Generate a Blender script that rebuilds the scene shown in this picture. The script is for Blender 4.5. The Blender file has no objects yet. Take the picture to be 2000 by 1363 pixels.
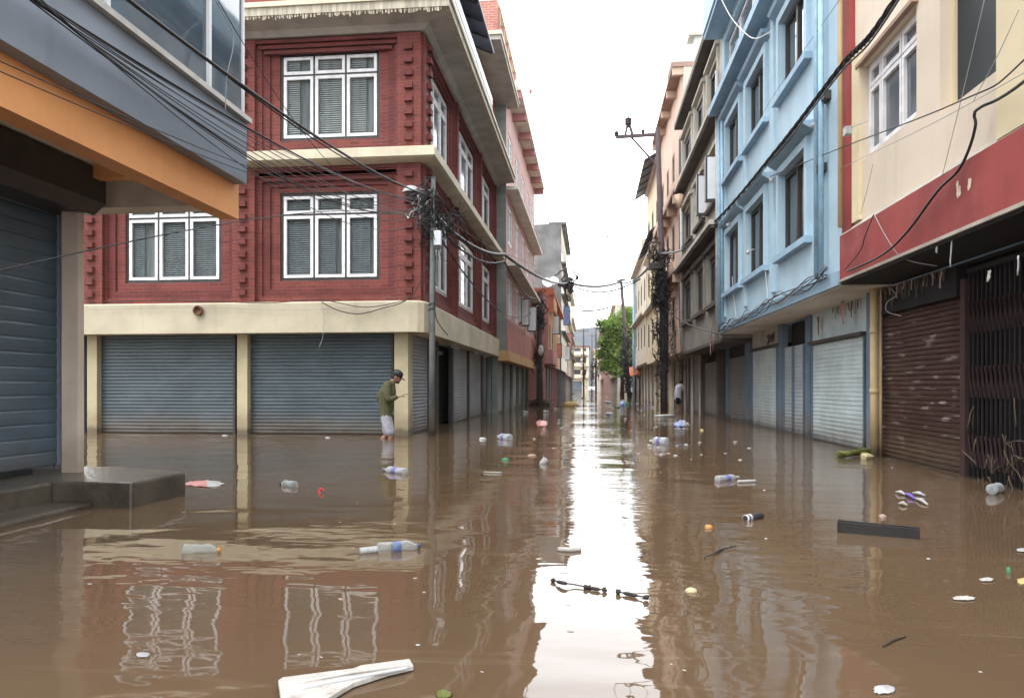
import bpy, bmesh, math, random
from mathutils import Vector, Matrix, noise as mnoise
S = bpy.context.scene
COL = S.collection
R = math.radians
rng = random.Random(7)

# ------------------------------------------------------------------ camera geometry (world: z=0 is the water, +Y runs up the street)
FOC, CXP, HOR, YAW = 1450.0, 1000.0, 755.0, R(6.02)
CAM = Vector((0, 0, 1.0))
RT = Vector((math.cos(YAW), math.sin(YAW), 0)); FW = Vector((-math.sin(YAW), math.cos(YAW), 0)); UP = Vector((0, 0, 1))
def ray(u, v): return RT * ((u - CXP) / FOC) + FW + UP * ((HOR - v) / FOC)
def onX(u, v, X): d = ray(u, v); return CAM + d * (X / d.x)
def onY(u, v, Y): d = ray(u, v); return CAM + d * (Y / d.y)
def onZ(u, v, z=0.0): d = ray(u, v); return CAM + d * ((z - CAM.z) / d.z)
def dep(u, v, D): return CAM + ray(u, v) * D
def Yu(u, X): return onX(u, HOR, X).y
def Xu(u, Y): return onY(u, HOR, Y).x
def zX(u, v, X): return onX(u, v, X).z
def zY(u, v, Y): return onY(u, v, Y).z

# ------------------------------------------------------------------ objects
def tag(o, label=None, cat=None, group=None, kind=None):
    if label: o['label'] = label
    if cat: o['category'] = cat
    if group: o['group'] = group
    if kind: o['kind'] = kind
    return o
def empty(name, loc, label, cat, group=None, rz=0):
    o = bpy.data.objects.new(name, None); COL.objects.link(o); o.empty_display_size = .2
    o.location = loc; o.rotation_euler = (0, 0, rz)
    return tag(o, label, cat, group)
WM = {}
def world(o):
    if o is None: return Matrix.Identity(4)
    m = Matrix.Translation(o.location) @ o.rotation_euler.to_matrix().to_4x4()
    return (world(o.parent) @ m) if o.parent else m

class MB:
    """collects faces; build() links them as one mesh object. Coordinates are world coordinates."""
    def __init__(s): s.v = []; s.f = []; s.m = []; s.sm = []; s.mats = []
    def mi(s, m):
        if m not in s.mats: s.mats.append(m)
        return s.mats.index(m)
    def face(s, pts, m, smooth=False):
        b = len(s.v); s.v += [tuple(p) for p in pts]; s.f.append(tuple(range(b, b + len(pts)))); s.m.append(s.mi(m)); s.sm.append(smooth)
    def grid(s, rows, m, smooth=True, closed=False, caps=False):
        b = len(s.v); n = len(rows[0])
        for r in rows: s.v += [tuple(p) for p in r]
        k = s.mi(m)
        for i in range(len(rows) - 1):
            for j in range(n if closed else n - 1):
                j2 = (j + 1) % n
                s.f.append((b + i * n + j, b + i * n + j2, b + (i + 1) * n + j2, b + (i + 1) * n + j)); s.m.append(k); s.sm.append(smooth)
        if caps:
            s.f.append(tuple(b + j for j in range(n))[::-1]); s.m.append(k); s.sm.append(False)
            s.f.append(tuple(b + (len(rows) - 1) * n + j for j in range(n))); s.m.append(k); s.sm.append(False)
    def hexa(s, p, m):
        """8 points: bottom ring 0-3, top ring 4-7"""
        b = len(s.v); s.v += [tuple(q) for q in p]; k = s.mi(m)
        for f in ((3, 2, 1, 0), (4, 5, 6, 7), (0, 1, 5, 4), (1, 2, 6, 5), (2, 3, 7, 6), (3, 0, 4, 7)):
            s.f.append(tuple(b + i for i in f)); s.m.append(k); s.sm.append(False)
    def box(s, x0, x1, y0, y1, z0, z1, m):
        s.hexa([(x0, y0, z0), (x1, y0, z0), (x1, y1, z0), (x0, y1, z0), (x0, y0, z1), (x1, y0, z1), (x1, y1, z1), (x0, y1, z1)], m)
    def prism(s, poly, z0, z1, m):
        n = len(poly); b = len(s.v); k = s.mi(m)
        s.v += [(p[0], p[1], z0) for p in poly] + [(p[0], p[1], z1) for p in poly]
        s.f += [tuple(b + i for i in range(n))[::-1], tuple(b + n + i for i in range(n))]; s.m += [k, k]; s.sm += [False, False]
        for i in range(n):
            j = (i + 1) % n; s.f.append((b + i, b + j, b + n + j, b + n + i)); s.m.append(k); s.sm.append(False)
    def tube(s, pts, r, m, n=6, caps=True, smooth=True):
        pts = [Vector(p) for p in pts]; rows = []
        rr = r if isinstance(r, (list, tuple)) else [r] * len(pts)
        prev = None
        for i, p in enumerate(pts):
            t = (pts[min(i + 1, len(pts) - 1)] - pts[max(i - 1, 0)])
            if t.length < 1e-9: t = Vector((0, 0, 1))
            t.normalize()
            if prev is None:
                a = t.cross(Vector((0, 0, 1)));
                if a.length < .05: a = t.cross(Vector((1, 0, 0)))
            else: a = prev - t * prev.dot(t)
            a.normalize(); prev = a; c = t.cross(a)
            rows.append([p + (a * math.cos(q) + c * math.sin(q)) * rr[i] for q in (2 * math.pi * k / n for k in range(n))])
        s.grid(rows, m, smooth, True, caps)
    def bar(s, p0, p1, w, h, m, up=Vector((0, 0, 1))):
        p0 = Vector(p0); p1 = Vector(p1); t = (p1 - p0).normalized(); a = t.cross(up)
        if a.length < .05: a = t.cross(Vector((1, 0, 0)))
        a.normalize(); c = a.cross(t); a = a * w / 2; c = c * h / 2
        s.hexa([p0 - a - c, p0 + a - c, p1 + a - c, p1 - a - c, p0 - a + c, p0 + a + c, p1 + a + c, p1 - a + c], m)
    def ell(s, c, rx, ry, rz, m, nu=10, nv=7, mat=None, jit=0, rnd=None):
        c = Vector(c); rows = []
        for i in range(nv + 1):
            th = math.pi * i / nv; row = []
            for j in range(nu):
                ph = 2 * math.pi * j / nu
                k = 1 + (rnd.uniform(-jit, jit) if rnd and 0 < i < nv else 0)
                p = Vector((rx * math.sin(th) * math.cos(ph) * k, ry * math.sin(th) * math.sin(ph) * k, rz * math.cos(th) * k))
                row.append(c + (mat @ p if mat else p))
            rows.append(row)
        s.grid(rows, m, True, True)
    # -- facade frame shapes: F = (origin, along, outward)
    def fbox(s, F, a0, a1, d0, d1, z0, z1, m):
        q = lambda a, d, z: fp(F, a, d, z)
        s.hexa([q(a0, d0, z0), q(a1, d0, z0), q(a1, d1, z0), q(a0, d1, z0), q(a0, d0, z1), q(a1, d0, z1), q(a1, d1, z1), q(a0, d1, z1)], m)
    def fquad(s, F, a0, a1, z0, z1, d, m):
        s.face([fp(F, a0, d, z0), fp(F, a1, d, z0), fp(F, a1, d, z1), fp(F, a0, d, z1)], m)
    def fwall(s, F, a0, a1, z0, z1, holes, rev, m, d=0.0, mrev=None):
        As = sorted({a0, a1} | {h[0] for h in holes} | {h[1] for h in holes}); Zs = sorted({z0, z1} | {h[2] for h in holes} | {h[3] for h in holes})
        As = [a for a in As if a0 - 1e-6 <= a <= a1 + 1e-6]; Zs = [z for z in Zs if z0 - 1e-6 <= z <= z1 + 1e-6]
        for i in range(len(As) - 1):
            for j in range(len(Zs) - 1):
                ca, cz = (As[i] + As[i + 1]) / 2, (Zs[j] + Zs[j + 1]) / 2
                if not any(h[0] < ca < h[1] and h[2] < cz < h[3] for h in holes): s.fquad(F, As[i], As[i + 1], Zs[j], Zs[j + 1], d, m)
        mr = mrev or m
        for h in holes:
            q = lambda a, dd, z: fp(F, a, dd, z)
            for (aa, ab, za, zb) in ((h[0], h[0], h[2], h[3]), (h[1], h[1], h[2], h[3])):
                s.face([q(aa, d, za), q(aa, d - rev, za), q(aa, d - rev, zb), q(aa, d, zb)], mr)
            for z in (h[2], h[3]): s.face([q(h[0], d, z), q(h[1], d, z), q(h[1], d - rev, z), q(h[0], d - rev, z)], mr)
    def fshell(s, F, a0, a1, z0, z1, dep, m, d=0.0, top=True, bottom=False):
        q = lambda a, dd, z: fp(F, a, dd, z)
        for a in (a0, a1): s.face([q(a, d, z0), q(a, d - dep, z0), q(a, d - dep, z1), q(a, d, z1)], m)
        s.face([q(a0, d - dep, z0), q(a1, d - dep, z0), q(a1, d - dep, z1), q(a0, d - dep, z1)], m)
        if top: s.face([q(a0, d, z1), q(a1, d, z1), q(a1, d - dep, z1), q(a0, d - dep, z1)], m)
        if bottom: s.face([q(a0, d, z0), q(a1, d, z0), q(a1, d - dep, z0), q(a0, d - dep, z0)], m)
    def sweep(s, path, prof, m, closed_prof=True):
        """profile (offset outwards, z) swept along a plan polyline, mitred; outward is to the right of travel"""
        n = len(path); P = [Vector((p[0], p[1])) for p in path]; rows = []
        for i in range(n):
            d1 = (P[i] - P[i - 1]).normalized() if i > 0 else (P[1] - P[0]).normalized()
            d2 = (P[i + 1] - P[i]).normalized() if i < n - 1 else d1
            n1 = Vector((d1.y, -d1.x)); n2 = Vector((d2.y, -d2.x)); b = n1 + n2; b = b / max(b.dot(n1), .2)
            rows.append([(P[i].x + b.x * o, P[i].y + b.y * o, z) for o, z in prof])
        s.grid(rows, m, False, closed_prof, closed_prof)
    def build(s, name, parent=None, label=None, cat=None, group=None, kind=None, bevel=0, origin=None):
        me = bpy.data.meshes.new(name); W = world(parent)
        if origin is None and parent is None:
            n = max(1, len(s.v)); origin = Vector((sum(v[0] for v in s.v) / n, sum(v[1] for v in s.v) / n, min(v[2] for v in s.v)))
        off = W if parent is not None else Matrix.Translation(origin)
        inv = off.inverted()
        me.from_pydata([tuple(inv @ Vector(v)) for v in s.v], [], s.f)
        for m in s.mats: me.materials.append(m)
        me.polygons.foreach_set('material_index', s.m); me.polygons.foreach_set('use_smooth', s.sm)
        bm = bmesh.new(); bm.from_mesh(me); bmesh.ops.recalc_face_normals(bm, faces=bm.faces); bm.to_mesh(me); bm.free()
        me.update()
        o = bpy.data.objects.new(name, me); COL.objects.link(o)
        if parent is not None: o.parent = parent
        else: o.location = origin
        if bevel:
            md = o.modifiers.new('bevel', 'BEVEL'); md.width = bevel; md.segments = 2; md.limit_method = 'ANGLE'; md.angle_limit = R(50)
        return tag(o, label, cat, group, kind)
def build_each(mb, name, parent, label=None):
    """one object for every separate piece collected in mb"""
    par = list(range(len(mb.v)))
    def find(i):
        while par[i] != i: par[i] = par[par[i]]; i = par[i]
        return i
    for f in mb.f:
        for k in f[1:]: par[find(k)] = find(f[0])
    groups = {}
    for i, f in enumerate(mb.f): groups.setdefault(find(f[0]), []).append(i)
    out = []
    for g in groups.values():
        n = MB(); mp = {}
        for i in g:
            t = []
            for k in mb.f[i]:
                if k not in mp: mp[k] = len(n.v); n.v.append(mb.v[k])
                t.append(mp[k])
            n.f.append(tuple(t)); n.m.append(n.mi(mb.mats[mb.m[i]])); n.sm.append(mb.sm[i])
        out.append(n.build(name, parent, label))
    return out
def fp(F, a, d, z): return F[0] + F[1] * a + F[2] * d + Vector((0, 0, z))
def FRight(X): return (Vector((X, 0, 0)), Vector((0, 1, 0)), Vector((-1, 0, 0)))
def FLeft(X): return (Vector((X, 0, 0)), Vector((0, 1, 0)), Vector((1, 0, 0)))
def FFront(Y): return (Vector((0, Y, 0)), Vector((1, 0, 0)), Vector((0, -1, 0)))
def dup(o, loc, label=None, rz=None, group=None):
    c = o.copy(); COL.objects.link(c); c.location = loc
    if rz is not None: c.rotation_euler = (0, 0, rz)
    if label: c['label'] = label
    if group: c['group'] = group
    for ch in list(o.children):
        k = ch.copy(); COL.objects.link(k); k.parent = c
        for g in list(ch.children):
            e = g.copy(); COL.objects.link(e); e.parent = k
    return c

# ------------------------------------------------------------------ materials
class NT:
    def __init__(s, name):
        s.m = bpy.data.materials.new(name); s.m.use_nodes = True; s.t = s.m.node_tree; s.n = s.t.nodes; s.l = s.t.links
        s.b = s.n['Principled BSDF']; s.out = s.n['Material Output']; s._pos = None
    def new(s, t, **k):
        x = s.n.new(t)
        for a, b in k.items(): setattr(x, a, b)
        return x
    def lk(s, a, b): s.l.new(a, b)
    def pos(s):
        if s._pos is None: s._pos = s.new('ShaderNodeNewGeometry').outputs['Position']
        return s._pos
    def mapped(s, sc, vec=None):
        mp = s.new('ShaderNodeMapping'); mp.inputs['Scale'].default_value = sc if isinstance(sc, (tuple, list)) else (sc, sc, sc)
        s.lk(vec or s.pos(), mp.inputs['Vector']); return mp.outputs[0]
    def noise(s, sc, detail=4, rough=.55, vec=None, dist=0):
        x = s.new('ShaderNodeTexNoise'); x.inputs['Scale'].default_value = 1; x.inputs['Detail'].default_value = detail; x.inputs['Roughness'].default_value = rough
        x.inputs['Distortion'].default_value = dist
        s.lk(s.mapped(sc, vec), x.inputs['Vector']); return x.outputs['Fac']
    def ramp(s, fac, stops):
        x = s.new('ShaderNodeValToRGB'); e = x.color_ramp.elements
        while len(e) < len(stops): e.new(.5)
        for i, (p, c) in enumerate(stops): e[i].position = p; e[i].color = c if len(c) == 4 else (*c, 1)
        s.lk(fac, x.inputs[0]); return x.outputs[0]
    def mix(s, a, b, fac, mode='MIX'):
        x = s.new('ShaderNodeMix', data_type='RGBA', blend_type=mode)
        for i, v in ((6, a), (7, b)):
            if isinstance(v, (tuple, list)): x.inputs[i].default_value = (*v[:3], 1)
            else: s.lk(v, x.inputs[i])
        if isinstance(fac, (int, float)): x.inputs[0].default_value = fac
        else: s.lk(fac, x.inputs[0])
        return x.outputs[2]
    def math(s, op, a, b=0.0, c=None, clamp=False):
        x = s.new('ShaderNodeMath', operation=op, use_clamp=clamp)
        for i, v in enumerate((a, b) if c is None else (a, b, c)):
            if isinstance(v, (int, float)): x.inputs[i].default_value = v
            else: s.lk(v, x.inputs[i])
        return x.outputs[0]
    def rng(s, v, a, b, c=0.0, d=1.0):
        x = s.new('ShaderNodeMapRange'); x.interpolation_type = 'SMOOTHSTEP'
        s.lk(v, x.inputs[0])
        for i, q in enumerate((a, b, c, d)): x.inputs[i + 1].default_value = q
        return x.outputs[0]
    def sep(s, vec=None):
        x = s.new('ShaderNodeSeparateXYZ'); s.lk(vec or s.pos(), x.inputs[0]); return x.outputs
    def bump(s, h, strength=.3, dist=.02):
        x = s.new('ShaderNodeBump'); x.inputs['Strength'].default_value = strength; x.inputs['Distance'].default_value = dist
        s.lk(h, x.inputs['Height']); s.lk(x.outputs[0], s.b.inputs['Normal'])
MUD = (.16, .11, .07)
def mat(name, col, rough=.75, var=.18, scale=1.5, streak=.35, grime=(.10, .085, .07), grime_amt=.35, bump=.15, bscale=40, tide=0, metal=0, spec=.4, coarse=.4):
    """painted or plain surface with blotches, run-off streaks, a speckle of grime and an optional mud line above the water"""
    n = NT(name)
    v = n.noise(scale, 5, .6)
    c = n.mix([x * (1 - var) for x in col], [min(1, x * (1 + var * .7)) for x in col], n.rng(v, .3, .7))
    if grime_amt:
        g = n.noise(coarse, 8, .68)
        c = n.mix(c, grime, n.math('MULTIPLY', n.rng(g, .52, .78), grime_amt))
    if streak:
        st = n.noise((5, 5, .35), 4, .6)
        c = n.mix(c, [x * .45 + y * .25 for x, y in zip(col, grime)], n.math('MULTIPLY', n.rng(st, .55, .8), streak))
    if tide:
        z = n.math('ADD', n.sep()[2], n.math('MULTIPLY', n.noise(2.5, 4), -.35))
        c = n.mix(c, MUD, n.math('MULTIPLY', n.rng(z, tide - .45, tide, 1, 0), .5))
        c = n.mix(c, (.03, .024, .018), n.math('MULTIPLY', n.rng(z, -.12, .02, 1, 0), .6))
    n.lk(c, n.b.inputs['Base Color'])
    n.b.inputs['Roughness'].default_value = rough; n.b.inputs['Metallic'].default_value = metal; n.b.inputs['Specular IOR Level'].default_value = spec
    if bump: n.bump(n.noise(bscale, 4, .6), bump, .01)
    return n.m
def brick(name, c1, c2, mortar, rough=.75, bw=.23, bh=.075, bump=.5):
    n = NT(name); x = n.sep()
    cb = n.new('ShaderNodeCombineXYZ'); n.lk(n.math('ADD', x[0], x[1]), cb.inputs[0]); n.lk(x[2], cb.inputs[1])
    t = n.new('ShaderNodeTexBrick'); n.lk(cb.outputs[0], t.inputs['Vector'])
    t.inputs['Color1'].default_value = (*c1, 1); t.inputs['Color2'].default_value = (*c2, 1); t.inputs['Mortar'].default_value = (*mortar, 1)
    t.inputs['Scale'].default_value = 1; t.inputs['Mortar Size'].default_value = .007; t.inputs['Mortar Smooth'].default_value = .3
    t.inputs['Brick Width'].default_value = bw; t.inputs['Row Height'].default_value = bh; t.inputs['Bias'].default_value = -.2
    v = n.noise(1.1, 7, .65)
    c = n.mix(t.outputs['Color'], [a * .5 for a in c1], n.math('MULTIPLY', n.rng(v, .42, .72), .6))
    c = n.mix(c, [min(1, a * 1.35 + .02) for a in c1], n.math('MULTIPLY', n.rng(n.noise((.5, .5, 9), 4, .6), .55, .75), .45))
    st = n.noise((4, 4, .3), 4, .6)
    c = n.mix(c, [min(1, a * 1.5 + .03) for a in c2], n.math('MULTIPLY', n.rng(st, .58, .8), .3))
    n.lk(c, n.b.inputs['Base Color']); n.b.inputs['Roughness'].default_value = rough; n.b.inputs['Specular IOR Level'].default_value = .35
    n.bump(n.math('ADD', n.math('MULTIPLY', t.outputs['Fac'], -1.0), n.math('MULTIPLY', n.noise(60, 3), .3)), bump, .006)
    return n.m
def glass(name, col=(.02, .024, .028), rough=.06, alpha=None, spec=.8):
    n = NT(name)
    n.b.inputs['Roughness'].default_value = rough; n.b.inputs['Specular IOR Level'].default_value = spec
    v = n.noise(1.3, 5, .6)
    n.lk(n.mix([x * .6 for x in col], [x * 1.5 for x in col], v), n.b.inputs['Base Color'])
    n.bump(n.noise(.9, 2), .06, .05)
    if alpha is not None:
        tr = n.new('ShaderNodeBsdfTransparent'); mx = n.new('ShaderNodeMixShader'); mx.inputs[0].default_value = alpha
        tr.inputs[0].default_value = (.75, .8, .82, 1)
        n.lk(tr.outputs[0], mx.inputs[1]); n.lk(n.b.outputs[0], mx.inputs[2]); n.lk(mx.outputs[0], n.out.inputs[0])
    return n.m
def plain(name, col, rough=.6, metal=0, spec=.4, var=.15):
    return mat(name, col, rough, var, 6, 0, grime_amt=.2, bump=.08, metal=metal, spec=spec, coarse=2.5)
def shuttermat(name, col, rough=.5, metal=.0, patch=None, patch_amt=0, spec=.5, rust=.25, tide=.45):
    n = NT(name); x = n.sep()
    along = n.math('ADD', x[0], x[1])
    cb = n.new('ShaderNodeCombineXYZ'); n.lk(along, cb.inputs[0]); n.lk(x[2], cb.inputs[2])
    v = n.noise((1.2, 1, 1.2), 6, .65, cb.outputs[0])
    c = n.mix([a * .8 for a in col], [min(1, a * 1.12) for a in col], n.rng(v, .3, .7))
    row = n.noise((.7, 1, 14), 2, .5, cb.outputs[0])
    c = n.mix(c, [a * .62 for a in col], n.math('MULTIPLY', n.rng(row, .5, .75), .5))
    if patch:
        p = n.noise((2.2, 1, 13), 4, .55, cb.outputs[0])
        c = n.mix(c, patch, n.math('MULTIPLY', n.rng(p, .58, .66), patch_amt))
    g = n.noise((1.5, 1, .8), 8, .7, cb.outputs[0])
    c = n.mix(c, (.10, .06, .04), n.math('MULTIPLY', n.rng(g, .56, .8), rust))
    if tide:
        z = n.math('ADD', x[2], n.math('MULTIPLY', n.noise((2, 1, 2), 4, .6, cb.outputs[0]), -.3))
        c = n.mix(c, MUD, n.math('MULTIPLY', n.rng(z, -.15, tide, 1, 0), .55))
        c = n.mix(c, (.03, .024, .018), n.math('MULTIPLY', n.rng(z, -.13, .01, 1, 0), .6))
    n.lk(c, n.b.inputs['Base Color']); n.b.inputs['Roughness'].default_value = rough; n.b.inputs['Metallic'].default_value = metal
    n.b.inputs['Specular IOR Level'].default_value = spec
    n.bump(n.noise((3, 3, 30), 3), .15, .01)
    return n.m
CLOUD, SKYSTR, SUNE, EXPO, HAZE, LOBE = 14.0, .12, 1.0, 1.0, .0002, 2.1
M = {}
M['brick'] = brick('red_brick', (.205, .046, .036), (.12, .031, .027), (.19, .09, .078))
M['brick_dark'] = brick('red_brick_trim', (.165, .035, .031), (.105, .026, .025), (.14, .06, .055))
M['brick_pink'] = brick('pink_brick', (.42, .17, .15), (.34, .14, .125), (.36, .2, .17), bw=.9, bh=.3, bump=.35)
M['brick_orange'] = brick('salmon_brick', (.45, .17, .13), (.38, .13, .10), (.5, .4, .32))
M['cream_beam'] = mat('cream_plaster', (.54, .485, .36), .8, .14, 1.2, .42, grime_amt=.4)
M['cream_trim'] = mat('cream_trim_paint', (.58, .53, .40), .8, .15, 1.5, .45, grime_amt=.5)
M['eave_grey'] = mat('grey_soffit', (.38, .36, .32), .85, .2, 1.5, .3, grime_amt=.5)
M['eave_fringe'] = mat('weathered_eave_edge', (.42, .38, .30), .85, .35, (14, 14, .6), .6, grime_amt=.6)
M['pillar_cream'] = mat('cream_pillar', (.52, .46, .30), .8, .12, 1.5, .3, tide=.5)
M['pillar_beige'] = mat('beige_pillar', (.62, .53, .45), .8, .12, 2, .25, tide=.55)
M['shut_green'] = shuttermat('green_grey_shutter', (.078, .108, .125), .4, spec=.5, rust=.3)
M['shut_blue'] = shuttermat('slate_blue_shutter', (.10, .145, .19), .4, rust=.15)
M['shut_white'] = shuttermat('white_shutter', (.60, .70, .72), .5, rust=.25)
M['shut_white2'] = shuttermat('dirty_white_shutter', (.44, .50, .53), .5, rust=.45)
M['shut_grey'] = shuttermat('grey_shutter', (.24, .24, .24), .5, patch=(.5, .5, .48), patch_amt=.6, rust=.5)
M['shut_brown'] = shuttermat('brown_shutter', (.055, .026, .024), .28, patch=(.34, .28, .27), patch_amt=.8, rust=.2, spec=.6)
M['shut_steel'] = shuttermat('galvanised_shutter', (.30, .34, .40), .4, metal=.3, rust=.3)
M['steel_blue'] = mat('blue_grey_panel', (.215, .262, .335), .55, .12, .8, .3, grime=(.10, .11, .13), grime_amt=.4, bump=.06)
M['orange'] = mat('orange_paint', (.76, .36, .145), .6, .12, 1, .25, grime=(.35, .15, .07), grime_amt=.35, bump=.06)
M['orange_far'] = mat('orange_wall', (.50, .15, .085), .75, .15, 1.5, .3)
M['tan'] = mat('tan_wall', (.50, .30, .14), .8, .15, 1.5, .4)
M['blue'] = mat('blue_wall', (.40, .55, .645), .75, .09, 1.2, .3, grime=(.2, .24, .27), grime_amt=.22)
M['blue_dk'] = mat('blue_trim', (.30, .44, .56), .7, .12, 1.5, .3, grime_amt=.25)
M['blue_pil'] = mat('blue_pillar_paint', (.15, .22, .29), .7, .2, 1.5, .3, tide=.5)
M['paleblue'] = mat('pale_blue_wall', (.52, .62, .66), .8, .12, 2, .4, grime_amt=.35)
M['cream'] = mat('cream_wall', (.70, .60, .48), .8, .09, .8, .25, grime=(.4, .33, .26), grime_amt=.35)
M['cream2'] = mat('yellow_cream_wall', (.70, .60, .40), .8, .08, .9, .15, grime_amt=.15)
M['redband'] = mat('faded_red_paint', (.29, .048, .043), .7, .25, 1.0, .5, grime=(.38, .15, .13), grime_amt=.65, coarse=1.2)
M['mortar'] = mat('bare_mortar', (.42, .38, .33), .9, .2, 3, .3)
M['grey_wall'] = mat('grey_cement_wall', (.27, .255, .225), .9, .22, 1.1, .65, grime_amt=.6)
M['grey_lt'] = mat('pale_cement_wall', (.52, .49, .42), .9, .18, 1.1, .6, grime_amt=.4)
M['dark_trim'] = mat('mouldy_shaded_trim', (.085, .072, .064), .9, .25, 2, .4)  # dark tone doubles as recess shade on the cement house
M['peach'] = mat('peach_wall', (.62, .44, .33), .8, .12, 1, .35, grime_amt=.25)
M['peach_dk'] = mat('brown_soffit', (.34, .23, .18), .85, .15, 1.5, .3)
M['ivory'] = mat('ivory_wall', (.66, .60, .50), .8, .12, 1, .4, grime_amt=.3)
M['pink'] = mat('pink_wall', (.50, .32, .30), .8, .1, 1, .3, grime_amt=.25)
M['pink_dk'] = mat('dull_rose_trim', (.42, .20, .19), .8, .12, 1.5, .3)
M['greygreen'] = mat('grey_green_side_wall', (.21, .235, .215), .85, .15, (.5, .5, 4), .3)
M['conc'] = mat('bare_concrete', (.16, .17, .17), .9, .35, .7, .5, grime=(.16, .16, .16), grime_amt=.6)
M['conc_step'] = mat('wet_mossy_concrete', (.085, .072, .055), .28, .5, 2.2, .3, grime=(.03, .04, .018), grime_amt=.8, bump=.7, bscale=14, spec=.6, coarse=2.2)
M['soffit'] = mat('pale_grey_soffit', (.70, .67, .61), .85, .15, 1.5, .25, grime_amt=.4)
M['white'] = plain('white_window_paint', (.78, .78, .80), .45)
M['white_sign'] = mat('white_sign_face', (.70, .73, .77), .5, .06, 1.5, .15, grime_amt=.1)
M['black'] = plain('black_paint', (.018, .018, .02), .5)
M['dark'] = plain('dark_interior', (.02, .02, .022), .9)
M['dkframe'] = plain('dark_frame_metal', (.05, .045, .045), .45)
M['gate'] = plain('gate_iron', (.018, .016, .017), .45, spec=.5)
M['gate_brown'] = plain('maroon_steel_channel', (.06, .032, .032), .5)
M['glass'] = glass('dark_window_glass')
M['glass_tint'] = glass('blue_curtain_glass', (.055, .075, .10), .04, spec=1.0)
M['glass_lt'] = glass('pale_window_glass', (.10, .12, .14), .08)
M['glass_clear'] = glass('clear_window_glass', (.01, .01, .012), .03, alpha=.13)
M['mesh'] = glass('insect_mesh', (.035, .042, .048), .5, spec=.12)
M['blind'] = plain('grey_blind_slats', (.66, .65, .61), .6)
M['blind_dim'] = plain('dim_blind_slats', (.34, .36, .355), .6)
M['curtain'] = mat('grey_curtain', (.30, .31, .30), .9, .5, (9, 9, .4), 0, grime_amt=0)
M['pole'] = mat('grey_pole_concrete', (.125, .135, .13), .8, .25, 3, .4, tide=.5)
M['pole_dark'] = mat('rusty_pole_steel', (.085, .060, .065), .7, .25, 3, .3)
M['wire'] = plain('black_cable', (.014, .014, .016), .55)
M['wire_grey'] = plain('grey_cable', (.32, .32, .33), .6)
M['wire_white'] = plain('white_cable', (.62, .62, .62), .6)
M['tin'] = mat('blue_black_tin_sheet', (.055, .065, .12), .45, .2, 2, .3, metal=.2)
M['tin_grey'] = mat('grey_tin_sheet', (.11, .12, .145), .5, .2, 2, .4)
M['pipe_yellow'] = mat('yellowed_pipe', (.58, .44, .25), .6, .12, 2, .3, tide=.5)
M['pipe_blue'] = plain('blue_pipe', (.30, .47, .60), .5)
M['pipe_grey'] = plain('grey_pipe', (.5, .5, .5), .5)
M['ceramic'] = plain('brown_insulator', (.05, .03, .03), .3)
M['paper'] = mat('white_plastic', (.44, .45, .46), .5, .15, 9, 0, grime=MUD, grime_amt=.7, coarse=16)
M['foam'] = mat('white_foam', (.44, .425, .40), .8, .15, 9, 0, grime=MUD, grime_amt=.75, coarse=14)
M['pinkbag'] = plain('pink_plastic', (.60, .25, .22), .5)
M['bluebag'] = plain('blue_plastic', (.16, .22, .42), .5)
M['purple'] = plain('purple_plastic', (.16, .10, .45), .5)
M['redplastic'] = plain('red_plastic', (.75, .04, .05), .4)
M['greenplastic'] = plain('green_plastic', (.06, .24, .13), .5)
M['yellow'] = plain('yellow_plastic', (.50, .42, .16), .6)
M['paleyellow'] = plain('pale_yellow_foam', (.52, .45, .27), .7)
M['orangecap'] = plain('orange_plastic', (.62, .27, .05), .5)
M['fruit'] = plain('orange_fruit', (.50, .24, .08), .6, var=.4)
M['navycap'] = plain('navy_plastic', (.03, .05, .16), .4)
M['label_blue'] = plain('blue_paper_label', (.10, .15, .30), .5, var=.5)
M['label_violet'] = plain('violet_paper_label', (.16, .16, .38), .5, var=.5)
M['straw'] = mat('dry_straw', (.52, .38, .17), .9, .3, 12, 0)
M['twig'] = plain('wet_wood', (.035, .028, .025), .7)
M['plank'] = mat('black_wet_board', (.018, .016, .015), .5, .3, 4, 0, bump=.3)
M['dead'] = plain('dead_grass', (.15, .115, .08), .9, var=.4)
M['moss'] = plain('green_leaf_stalk', (.12, .14, .03), .7)
M['rag'] = plain('pinkish_rag', (.48, .33, .30), .9)
M['wood'] = plain('old_wood', (.16, .08, .04), .8)
M['skin'] = plain('brown_skin', (.29, .155, .11), .55, var=.08)
M['olive'] = mat('olive_jacket', (.085, .085, .040), .9, .2, 8, 0, grime_amt=.15, bump=.3, bscale=90)
M['shorts'] = mat('pale_grey_shorts', (.36, .36, .41), .9, .2, 8, 0, grime_amt=.1, bump=.3, bscale=90)
M['tee'] = mat('white_tee', (.62, .62, .72), .9, .1, 8, 0, grime_amt=.1)
M['tee2'] = mat('teal_tee', (.06, .25, .27), .9, .1, 8, 0, grime_amt=.1)
M['blkcloth'] = mat('black_cloth', (.015, .02, .022), .9, .1, 8, 0, grime_amt=.1)
M['hair'] = plain('black_hair', (.012, .010, .010), .5)
M['bark'] = mat('tree_bark', (.09, .07, .05), .9, .3, 6, 0, bump=.4)
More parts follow.
